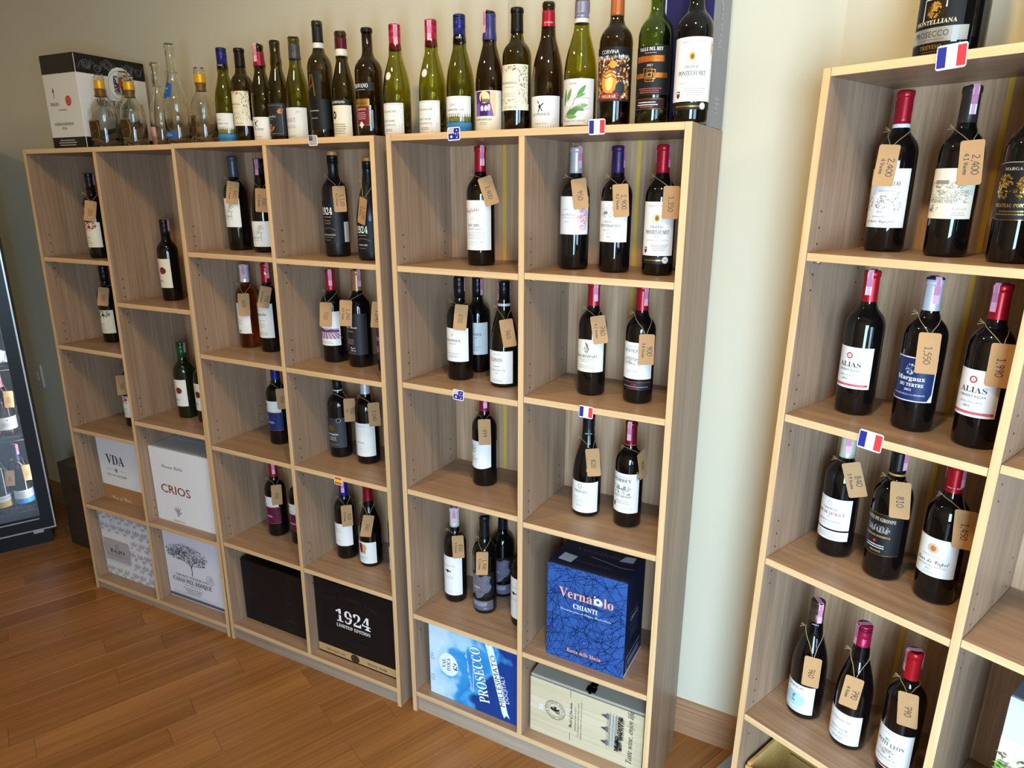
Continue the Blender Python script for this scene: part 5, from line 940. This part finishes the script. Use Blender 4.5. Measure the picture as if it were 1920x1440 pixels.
# blue carton with crossing line pattern
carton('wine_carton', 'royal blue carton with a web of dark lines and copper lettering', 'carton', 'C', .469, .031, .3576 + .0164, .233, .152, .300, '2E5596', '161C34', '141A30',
       [('hatch', 116.5, 150, 231, 298, 330, 90, 1.1, '142A5C', 8), ('t', 'Vernaiolo', 118, 204, 30, 'E2A58A', 's', 160), ('c', 152, 216, 11, 'E4F2F4'), ('c', 152, 216, 5, '2F62B8'), ('t', 'CHIANTI', 116, 176, 15, 'E8F2F4', 's', 72), ('t', 'Denominazione di Origine Controllata', 117, 162, 8, 'C8DCE8', 'c', 150), ('c', 116, 74, 17, '1A3474', 15), ('o', 116, 74, 11, 1.2, '4E7AC4'), ('hatch', 116, 74, 12, 10, 14, 8, 1.2, '5E8AD0', 2), ('t', 'Rocca delle Macie', 116, 31, 13, 'E8A070', 's', 102)],
       [('t', 'CHIANTI', 70, 158, 14, 'A9AEBC', 's', 60), ('t', 'Vernaiolo', 74, 178, 12, '5A4A50', 's', 70), ('r', 72, 144, 90, 1, '8A8E9C'), ('small', 72, 130, 70, 4, 9, '4A5068'), ('f', 76, 14, 112, 42, 1.6, 'C9CDD6'), ('r', 76, 24, 90, 20, '6A7086'), ('r', 76, 2, 150, 7, 'D2D4D8')], group='cartons at the foot of the bookcases')
q = [o_ for o_ in COL.objects if o_.get('label', '').startswith('royal blue')][0]
P = Print()
for it in (('p', [(20, 26), (60, 22), (66, 60), (24, 66)], 'C9CFDA'), ('p', [(176, 90), (214, 96), (214, 128), (186, 122)], 'B4BAC6'), ('t', 'Vernaiolo', 110, 96, 16, '5A4E5A', 's', 130), ('t', 'Vernaiolo', 120, 34, 14, '4A4450', 's', 110), ('l', smooth_line([(100, 76), (140, 70), (190, 60), (226, 66)]), 1.6, 'AEB6C6')): P.add(it)
link('print', P.mesh(lambda x, y, li: (x / 1000, y / 1000, .3009 + .00004 * li), 'print'), q.children[0])
# pale wooden wine box with clasp
p = U('C', .417, .037, .0785); wb = thing('wooden_wine_box', 'pale pine wine box with black printed building and a dark clasp', 'wooden box', (p.x, p.y, .0788), 0)
mb = MB(); mb.box((0, .004, 0), (.350, .116, .190)); bd = mb.build('body', PINE, wb); bevel(bd, .0015)
mb = MB(); mb.box((-.001, 0, .0), (.351, .004, .192)); fr = mb.build('front_board', PINE, wb); bevel(fr, .002, 2)
mb = MB(); mb.box((-.001, .0045, .1915), (.351, .118, .2)); bevel(mb.build('lid', mat('greyed_pine', 'ADA694', .6), wb), .0015)
bl = '26262A'
P = Print()
for it in ([('o', 82, 103, 32, 1.3, bl), ('o', 82, 103, 22, .9, bl), ('many', [('leaf', 82, 98, 20, 3.4, a, bl) for a in (40, 80, 100, 150)]), ('hatch', 90, 100, 16, 14, 20, 12, .8, bl, 3), ('c', 72, 106, 5, bl)]
   + [('t', ch, 82 + 27 * cos(radians(a)), 103 + 27 * sin(radians(a)), 6, bl, 's', 4.4, a - 90) for ch, a in zip('BOUTIQUE FINE WINE CELLAR', range(180, -180, -14))]
   + [('t', 'World of fine wine', 134, 107, 11, bl, 'c', 86, 90), ('r', 131, 170, 1.2, 26, bl), ('r', 131, 22, 1.2, 26, bl), ('t', 'WINE BRINGS THE TASTE OF', 148, 100, 4.6, '6A665E', 'n', 84, 90), ('t', 'THE SUN AND THE EARTH INTO A GLASS', 158, 100, 4.6, '6A665E', 'n', 118, 90), ('t', 'GOOD FRIENDS', 140, 70, 4, '6A665E', 'n', 40, 90), ('t', 'SHARE IT WITH THOSE YOU LOVE', 168, 100, 4.2, '6A665E', 'n', 130, 90)]
   + [('r', 36, 90, 11, 18, 'DCE4EE'), ('t', '08', 38, 99, 5, '6A7A90', 'n', 8, 90), ('t', 'Taste wine, enjoy life', 318, 108, 15, bl, 'i', 176, 90)]
   + [('f', 252, 56 + i * 8.4, 22, 6.4, 1, bl) for i in range(13)] + [('r', 244, 108, 1.2, 106, bl)] and []): P.add(it)
for it in ([('o', 82, 103, 32, 1.3, bl), ('o', 82, 103, 22, .9, bl), ('many', [('leaf', 82, 98, 20, 3.4, a, bl) for a in (40, 80, 100, 150)]), ('hatch', 90, 100, 16, 14, 20, 12, .8, bl, 3), ('c', 72, 106, 5, bl)]
   + [('t', ch, 82 + 25 * cos(radians(a)), 103 + 25 * sin(radians(a)), 5, bl, 's', 4, a - 90) for ch, a in zip('BOUTIQUE FINE WINE CELLAR', range(180, -180, -14)) if ch != ' ']
   + [('t', 'World of fine wine', 137, 107, 12, bl, 'c', 88, 90), ('r', 131, 168, 1.2, 26, bl), ('r', 131, 18, 1.2, 26, bl), ('t', 'WINE BRINGS THE TASTE OF', 150, 100, 4.6, '6A665E', 'n', 84, 90), ('t', 'THE SUN AND THE EARTH INTO A GLASS', 159, 100, 4.6, '6A665E', 'n', 118, 90), ('t', 'SHARE IT WITH THOSE YOU LOVE', 168, 100, 4.2, '6A665E', 'n', 130, 90), ('r', 36, 90, 11, 18, 'DCE4EE'), ('t', '08', 38, 99, 5, '6A7A90', 'n', 8, 90), ('t', 'Taste wine, enjoy life', 321, 108, 17, bl, 'i', 178, 90)]
   # long facade drawn lying on its side: roofs towards the left, vines towards the right
   + [('r', 262, 50, 16, 118, 'CFC8B8')] + [('f', 252 + c_ * 9, 54 + i * 8.6, 5, 5.4, .9, bl) for c_ in range(3) for i in range(13)] + [('r', 246 + c_ * 9, 108 - 60, .9, 120, bl) for c_ in range(4)]
   + [('p', [(246, y - 7), (246, y + 7), (226, y)], '4A4A4E') for y in (62, 108, 152)] + [('r', 246, y - 8, 8, 16, '6A6A6E') for y in (62, 108, 152)] + [('hatch', 284, 108, 16, 116, 130, 13, 1.1, bl, 9), ('specks', 276, 72, 10, 52, 90, 3, [bl], 4)] + [('l', [(278, 100 + i * 7), (296, 92 + i * 8)], 2, bl) for i in range(9)]): P.add(it)
link('print', P.mesh(lambda x, y, li: (x / 1000, -.0004 - .00003 * li, y / 1000), 'print'), fr)
mb = MB(); mb.box((.172, .012, .2), (.200, .032, .2035)); mb.box((.176, .036, .2), (.196, .050, .2035)); mb.tube([(.176, .034, .203), (.196, .034, .203)], .003, 8); mb.box((.182, .004, .2), (.190, .012, .2065)); mb.build('clasp', mat('dark_iron', '16130F', .4, .8), wb, label='dark iron clasp')
# black and white carton on top, beside the clear bottles
FL = [('many', [('o', x, 276 + dy, r_, 1.6, '77767A') for x, dy, r_ in ((40, 4, 14), (40, 4, 7), (120, 12, 15), (120, 12, 8), (200, 6, 15), (200, 6, 8), (80, -6, 11), (160, -8, 11), (240, 0, 12))]), ('many', [('l', smooth_line([(10 + i * 40, 262), (26 + i * 40, 290), (44 + i * 40, 268), (60 + i * 40, 296)]), 2, '66656A') for i in range(6)])]
carton('wine_carton', 'tall black and white carton with crest on top of the end bookcase', 'carton', 'A', .1045, .053, 1.8, .188, .268, .312, 'E4DED2', 'E2DEDA', '1A1818',
       [('r', 94, 250, 186, 61, '1A1818'), ('r', 94, 0, 186, 40, '1A1818'), ('l', [(48, 170), (48, 192)], 2.4, '1A1818'), ('p', [(43, 190), (53, 190), (48, 206)], '1A1818'), ('t', 'FRAGILE', 46, 146, 11, '2A2826', 's', 48), ('c', 125, 160, 16, 'C2402E', 17), ('o', 125, 160, 9, 1.6, 'E09A80'), ('small', 86, 130, 50, 1, 6, '3A3836'), ('t', 'CONTIENE 6 BOTTIGLIE', 80, 80, 9, '2A2826', 's', 108), ('t', '075 lt', 80, 66, 8, '2A2826', 's', 26), ('small', 84, 28, 110, 3, 8, 'C9C4BC')],
       [('r', 134, 250, 266, 61, '1A1818'), ('r', 134, 0, 266, 40, '1A1818')] + FL + [('c', 166, 222, 56, 'DEDAD4', 64), ('o', 166, 222, 52, 1.6, '8A8880'), ('hatch', 166, 224, 60, 64, 110, 18, 2.4, '3A3834', 6), ('c', 166, 214, 13, '4A4844', 17), ('p', [(146, 226), (160, 226), (160, 204), (153, 198), (146, 204)], '7A3A34'), ('p', [(172, 226), (186, 226), (186, 204), (179, 198), (172, 204)], '7A3A34'), ('t', 'MONTELLIANA', 150, 146, 24, '2A2826', 's', 190), ('t', 'Prosecco', 150, 112, 22, '4A4846', 'i', 110)], group='cartons on top of the bookcases')
# tall navy gift carton behind the corner bottle
p = U('C', .676, .150, 1.8); bc = carton('gift_carton', 'tall navy carton with grey side, behind the corner bottle', 'carton', 'C', .676, .150, 1.8, .114, .118, .37, '1A1A4E', '8E8C8C', '2A2A50', [('t', 'R', 18, 74, 16, 'B9BCCB', 'n'), ('t', 'E', 18, 40, 16, 'C9CCD6', 'n'), ('r', 4, 100, 3, 260, 'C9CCDA')],
       [('t', 'Grande', 60, 220, 26, 'B4B2B2', 'c', 110, 90), ('small', 58, 60, 26, 4, 10, 'B0AEAE')], yaw=-5, group='cartons on top of the bookcases')
# carton with a seaside picture in the angled bookcase
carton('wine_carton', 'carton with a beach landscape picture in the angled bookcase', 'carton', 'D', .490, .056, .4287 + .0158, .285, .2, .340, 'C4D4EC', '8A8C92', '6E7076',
       [('r', 142, 0, 283, 206, '86B24A'), ('specks', 142, 100, 280, 200, 400, 9, ['7AA83E', '93BE52', '6C9A3A'], 6), ('r', 142, 196, 283, 56, 'D2C4B4'), ('specks', 142, 196, 280, 44, 160, 7, ['5E7A44', '7E8A5A', '8A7A64', '3E5A34'], 9)], group='cartons in the angled bookcase')
# rough wooden crate on the lowest shelf of the angled bookcase
p = U('D', .024, .03, .085); cr = thing('wooden_crate', 'open honey-coloured wooden crate on the lowest shelf of the angled bookcase', 'crate', (p.x, p.y, .0853), -radians(UNITS['D'][1]))
for nm_, a_, b_ in (('board', (0, 0, .108), (.34, .009, .2)), ('board', (0, 0, .006), (.34, .009, .1)), ('board', (0, .221, .108), (.34, .23, .2)), ('board', (0, .221, .006), (.34, .23, .1)), ('end_panel', (0, .0094, 0), (.009, .2206, .205)), ('end_panel', (.331, .0094, 0), (.34, .2206, .205)), ('bottom_panel', (.0094, .0094, 0), (.3306, .2206, .006))):
    mb = MB(); mb.box(a_, b_); bevel(mb.build(nm_, CRATE, cr), .0012)
cp = p + Vector((0, 0, 0)); a_ = -radians(UNITS['D'][1])
q = Vector((p.x + .17 * cos(a_) - .09 * sin(a_), p.y + .17 * sin(a_) + .09 * cos(a_), .0926))
sl = thing('wooden_block', 'rough sawn block of light wood lying in the crate', 'wood block', q, a_ + .5)
mb = MB(); mb.box((-.075, -.03, 0), (.075, .03, .11)); bevel(mb.build('block', PINE, sl), .003); mb = MB(); mb.box((-.06, -.032, .08), (-.03, -.0302, .11)); mb.build('notch_plate', CRATE, sl)

# ------------------------------------------------------------------ big bottles on the angled bookcase
def big(key, u, v, r, h, desc, labels, g='dark'):
    p = U('D', u, v, 1.8859); root = thing('wine_bottle', desc, 'bottle', (p.x, p.y, 1.8861), -radians(UNITS['D'][1]), 'bottles on top of the angled bookcase')
    prof = profile('burg', h, r); link('glass', bottle_mesh('burg', h, r, g), root)
    mb = MB(); mb.lathe(lathe_sleeve(prof, .78 * h, .995 * h), 24); mb.build('capsule', foil('1A1A1E'), root)
    for L in labels: put_label(root, prof, *L[:6], metal=len(L) > 6)
big('m1', .165, .125, .0565, .44, 'very large black sparkling wine bottle behind a French flag sticker', [(.030, .054, 56, -8, 'B9B8B2', [('t', 'PROSECCO', -6, 9, 10, '3A3836', 'n', 62), ('small', -4, 4, 50, 1, 3, '6A6864')], 1),
    (.0545, .108, 46, -8, '060607', [('t', 'MONTELLIANA', -2, 5, 7.4, 'D9C9A0', 's', 74), ('l', [(-22, 12), (-22, 46), (16, 46), (16, 30)], 2.2, 'E4E0D8'), ('r', -3, 14, 34, 28, '241608'), ('specks', -3, 28, 24, 24, 110, 3, ['*D8A83A', '*B8862A', '*F0D080'], 3, 1)]),
    (.010, .028, 44, -8, '060607', [('t', 'TREVISO', -2, 9, 7, '*C9A24A', 's', 38), ('small', -2, 4, 30, 1, 3, '*A88438')])])
big('m2', .337, .13, .045, .40, 'dark bottle with a silvery script label at the end of the angled bookcase top', [(.034, .110, 64, -10, 'C9C7C0', [('t', 'Joseph', -14, 46, 18, '4A4846', 'c', 60), ('t', 'Perrier', -6, 20, 14, '5A5856', 'c', 50)], 1)])

# ------------------------------------------------------------------ flag stickers on the shelf edges
FW = 'F4F2EE'; NV = '2A2F86'; FR = 'DC3A3E'
def aus(): return [('r', 0, 2, 30, 24, NV), ('l', [(-14, 25), (0, 15)], 2.6, FW), ('l', [(0, 25), (-14, 15)], 2.6, FW), ('l', [(-7, 26), (-7, 14)], 3, FW), ('l', [(-15, 20), (0, 20)], 3, FW), ('l', [(-7, 26), (-7, 14)], 1.6, 'D06A5A'), ('l', [(-15, 20), (0, 20)], 1.6, 'D06A5A'), ('c', -7, 8, 2.8, FW), ('c', 8, 21, 1.5, FW), ('c', 5, 14, 1.5, FW), ('c', 12, 15, 1.3, FW), ('c', 8, 6, 1.6, FW), ('c', 10, 11, .8, FW)]
def fra(): return [('r', -11, 2, 10, 24, NV), ('r', 0, 2, 12, 24, FW), ('r', 11, 2, 10, 24, FR)]
def usa(): return [('r', 0, 2 + i * 3.7, 30, 1.9, '4A3038') for i in range(7)] + [('r', -8, 15, 14, 12, '3A3E66'), ('specks', -8, 21, 12, 9, 16, .8, ['C9C9D6'], 2)]
def esp(): return [('r', 0, 2, 30, 6.5, 'C8402E'), ('r', 0, 8.5, 30, 11, 'F2C81E'), ('r', 0, 19.5, 30, 6.5, 'C8402E')]
def sticker(n, u, z, art, w_, desc, tilt=0.):
    L_ = U(n, u, -.0014, z); s = w_ / .034
    root = thing('flag_sticker', desc, 'sticker', L_, -radians(UNITS[n][1]), 'flag stickers on the shelf edges'); root.rotation_euler[1] = radians(tilt)
    b = card_mesh(.034 * s, .0285 * s, .0008).build('backing', WHT, root)
    P = Print()
    for it in art: P.add(it)
    link('print', P.mesh(lambda x, y, li: (x / 1000 * s, -.00095 - .00003 * li, (y - 14) / 1000 * s), 'print'), b)
sticker('B', .588, 1.7926, usa(), .0324, 'United States flag sticker on the top edge of a bookcase')
sticker('C', .212, 1.7947, aus(), .0366, 'Australian flag sticker on the top edge of a bookcase', -2)
sticker('C', .586, 1.7967, fra(), .0387, 'French flag sticker on the top edge, below the leafy-branch bottle', -1)
sticker('B', .592, .778, esp(), .0321, 'Spanish flag sticker on a shelf edge', 2)
sticker('C', .208, 1.1256, aus(), .0349, 'Australian flag sticker on a middle shelf edge', 2)
sticker('C', .582, 1.1364, fra(), .037, 'French flag sticker on a shelf edge above the black-capsuled bottle', 2)
sticker('D', .220, 1.8779, fra(), .046, 'French flag sticker on the top edge, in front of the very large bottle', -3)
sticker('D', .196, 1.197, fra(), .0454, 'French flag sticker on a shelf edge of the angled bookcase, above the pale green capsule', 3)

# ------------------------------------------------------------------ drinks cooler, with its lit bottles
CX, CY = Vector((.447, .894, 0)).normalized(), Vector((-.894, .447, 0)).normalized()
C0 = Vector((-2.163, .063, 0)) - CX * .6
CW, CD, CH = .6, .52, 1.86
CROT = math.atan2(CX.y, CX.x)
ck = thing('wine_cooler', 'tall black glass-door drinks cooler with silver-edged door, lit inside', 'cooler', C0, CROT)
BLKM = mat('cooler_black', '0C0C0E', .35, 0, .4); GLS = mat('cooler_glass', (.93, .95, .96), .01, 0, .5, 1., 1.45); TRIM = mat('cooler_trim_metal', 'B9B2AE', .35, .8); INN = mat('cooler_liner', '1C1C20', .5)
def cool(nm_, boxes, m, par=ck, **k):
    mb = MB()
    for a_, b_ in boxes: mb.box(a_, b_)
    return mb.build(nm_, m, par, **k)
cool('side_panel', [((0, .05, .07), (.03, CD, CH))], BLKM); cool('side_panel', [((CW - .03, .05, .07), (CW, CD, CH))], BLKM)
cool('back_panel', [((.0302, CD - .03, .07), (CW - .0302, CD, CH))], INN); cool('top_panel', [((.0302, .05, CH - .05), (CW - .0302, CD - .0302, CH))], BLKM)
cool('floor_panel', [((.0302, .05, .07), (CW - .0302, CD - .0302, .12))], INN); cool('plinth', [((.02, .06, 0), (CW - .02, CD - .02, .0695))], BLKM)
dr = cool('door', [((0, .002, .1), (.052, .044, CH)), ((CW - .052, .002, .1), (CW, .044, CH)), ((.0522, .002, .1), (CW - .0522, .044, .152)), ((.0522, .002, CH - .06), (CW - .0522, .044, CH))], BLKM)
cool('glass_pane', [((.0523, .016, .1523), (CW - .0523, .020, CH - .0603))], GLS, dr)
cool('trim', [((-.003, -.0005, .097), (.003, .012, CH)), ((CW - .003, -.0005, .097), (CW + .003, .012, CH)), ((.0031, -.0005, .097), (CW - .0031, .012, .103)), ((.056, .0, .1525), (CW - .056, .0015, .1575))], TRIM, dr)
cool('handle', [((.012, -.03, .8), (.03, -.012, 1.2)), ((.016, -.012, .82), (.026, .0018, .84)), ((.016, -.012, 1.16), (.026, .0018, 1.18))], TRIM, dr)
cool('foot', [((CW - .09, .02, .075), (CW - .05, .05, .0995))], TRIM, dr)
LED = mat('cooler_led', 'F4F6FF', .5, 0, .5, 0, 1.45, 'F0F4FF', 55.)
cool('light_strip', [((CW - .048, .056, .2), (CW - .040, .062, CH - .1))], LED, label='white light strip inside the door frame'); cool('light_strip', [((.040, .056, .2), (.048, .062, CH - .1))], LED, label='white light strip inside the door frame')
for z in (.196, .55, .888, 1.25, 1.55):
    mb = MB()
    for k in range(3): mb.tube([(.032, .09 + k * .19, z), (CW - .032, .09 + k * .19, z)], .004, 6)
    for k in range(24): mb.tube([(.045 + k * .022, .068, z + .004), (.045 + k * .022, .48, z + .004)], .0018, 5)
    for k in range(24): mb.tube([(.045 + k * .022, .068, z + .004), (.045 + k * .022, .068, z - .014)], .0018, 5)
    mb.tube([(.036, .068, z - .015), (CW - .036, .068, z - .015)], .0028, 5); mb.build('wire_shelf', mat('black_wire', '1A1A1C', .35, .3), ck)
def cool_bottle(x, y, z, kind, g, cap, labels, desc, h=.3, r=.04, strip=None):
    p = C0 + CX * x + CY * y
    root = thing('wine_bottle', desc, 'bottle', (p.x, p.y, z + .0062), CROT, 'bottles inside the drinks cooler'); prof = profile(kind, h, r)
    link('glass', bottle_mesh(kind, h, r, g), root); mb = MB(); mb.lathe(lathe_sleeve(prof, .74 * h, .996 * h), 20); mb.build('capsule', foil(cap), root)
    for L in labels: put_label(root, prof, *L[:6])
    if strip: tax_strip(root, prof, h, 40, .05)
    return p, prof, h
cb = []
cb.append(cool_bottle(.490, .13, .55, 'burg', 'rose', 'C88A8E', [(.030, .090, 84, 4, 'E9E8E4', [('small', 4, 30, 56, 3, 6, '8A8A8A'), ('c', 4, 46, 4, '7A7A7A')])], 'amber sparkling bottle with white label on the upper lit wire shelf', .31, .0415, True))
cb.append(cool_bottle(.500, .13, .196, 'bord', 'dark', '2A2A48', [(.034, .076, 80, 8, 'E4E8EC', [('small', 6, 30, 60, 4, 7, '8A9098')]), (.010, .033, 80, 8, '3E86C4', [])], 'dark bottle with white and blue label on the lower wire shelf', .30, .039, True))
cb.append(cool_bottle(.412, .13, .196, 'bord', 'dark', 'D8C07A', [(.036, .066, 80, 12, 'E4E2DC', [('small', 6, 20, 50, 2, 6, '8A8A8A')]), (.008, .035, 80, 12, 'C2A24E', [])], 'dark bottle with gold-banded label on the lower wire shelf', .30, .039))
cb.append(cool_bottle(.395, .13, .55, 'burg', 'dark', '8A8A90', [(.03, .09, 80, 8, 'E4E2DC', [])], 'dark bottle behind the amber one on the upper wire shelf', .30, .039))
PLACE.update({'k_a': (Vector((cb[0][0].x, cb[0][0].y, .556)), cb[0][2], cb[0][1]), 'k_b': (Vector((cb[1][0].x, cb[1][0].y, .202)), cb[1][2], cb[1][1]), 'k_c': (Vector((cb[2][0].x, cb[2][0].y, .202)), cb[2][2], cb[2][1])})
for k_, xx, zz, tl, tx in (('k_a', .520, .732, 4, '610'), ('k_b', .532, .366, -2, '490'), ('k_c', .462, .354, 6, '600')):
    q = C0 + CX * xx + CY * .083; v_ = Vector((PLACE[k_][0].x - CAM.x, PLACE[k_][0].y - CAM.y)); TAGS[k_] = ((q.x, q.y, zz), -math.degrees(CROT) + 8, tl, .037, .078, tx)
    TLAB[k_] = {'k_a': 'amber bottle inside the cooler', 'k_b': 'white and blue label inside the cooler', 'k_c': 'gold-banded bottle inside the cooler'}[k_]
    make_tag(k_)
# crumpled clear wrap on the shelf above
p = C0 + CX * .50 + CY * .14; wr = thing('plastic_wrap', 'crumpled white plastic wrap on a wire shelf in the cooler', 'plastic wrap', (p.x, p.y, .8945), CROT)
bm = bmesh.new(); bmesh.ops.create_icosphere(bm, subdivisions=3, radius=.045); rr = random.Random(5)
for v in bm.verts:
    f = 1 + rr.uniform(-.22, .22); v.co = Vector((v.co.x * f * 1.1, v.co.y * f * .9, max(v.co.z * f * .8 + .03, 0)))
me = bpy.data.meshes.new('wrap'); bm.to_mesh(me); bm.free(); me.materials.append(mat('clear_wrap', 'E4E8EA', .25, 0, .6)); link('wrap', me, wr)

# ------------------------------------------------------------------ corner by the cooler, and the floor mat
dc = thing('storage_carton', 'dark closed carton on the floor between the cooler and the end bookcase', 'carton', (-2.13, .105, .0002), 0)
DK = mat('dark_carton', '3A2F24', .6); mb = MB(); mb.box((0, 0, 0), (.40, .20, .42)); b = mb.build('body', DK, dc); bevel(b, .003, 2)
for y0, y1 in ((.002, .098), (.102, .198)):
    mb = MB(); mb.box((.002, y0, .4204), (.398, y1, .4234)); mb.build('flap', mat('dark_carton_top', '4A3E30', .6), dc)
P = Print(); P.add(('t', 'FRAGILE', 240, 200, 22, '16110C', 'd', 170, 90)); P.add(('small', 120, 330, 90, 4, 12, '1E1812')); link('print', P.mesh(lambda x, y, li: (x / 1000, -.0006, y / 1000), 'print'), b)
ws = thing('wall_socket', 'pale wall switch plate low on the wall beside the cooler', 'wall plate', (-2.62, YW - .0005, .725), 0)
mb = MB(); mb.box((-.04, -.009, -.06), (.04, 0, .06)); bevel(mb.build('plate', mat('switch_plate', 'D9D4C6', .4), ws), .003, 2)
mb = MB(); mb.box((-.014, -.012, -.022), (.014, -.0092, .022)); mb.build('rocker', mat('switch_rocker', 'E6E2D6', .35), ws)
a_ = -radians(UNITS['D'][1]); q = U('D', -.165, -.45, 0, False); mtt = thing('floor_mat', 'blue-grey mat on the floor along the side of the angled bookcase', 'mat', (q.x, q.y, .0004), a_)
mb = MB(); mb.box((0, 0, 0), (.155, .76, .008)); b = mb.build('mat', mat('blue_grey_felt', '8E9EB4', .9), mtt); bevel(b, .002)
def felt():
    N, L, b_ = nodes(_M['blue_grey_felt']); tc = N.new('ShaderNodeTexCoord'); n_ = N.new('ShaderNodeTexNoise'); n_.inputs['Scale'].default_value = 400; L.new(tc.outputs['Object'], n_.inputs['Vector'])
    rp = N.new('ShaderNodeValToRGB'); rp.color_ramp.elements[0].color = lin('7A8AA2'); rp.color_ramp.elements[1].color = lin('A2B0C2'); L.new(n_.outputs['Fac'], rp.inputs['Fac']); L.new(rp.outputs[0], b_.inputs['Base Color'])
felt()
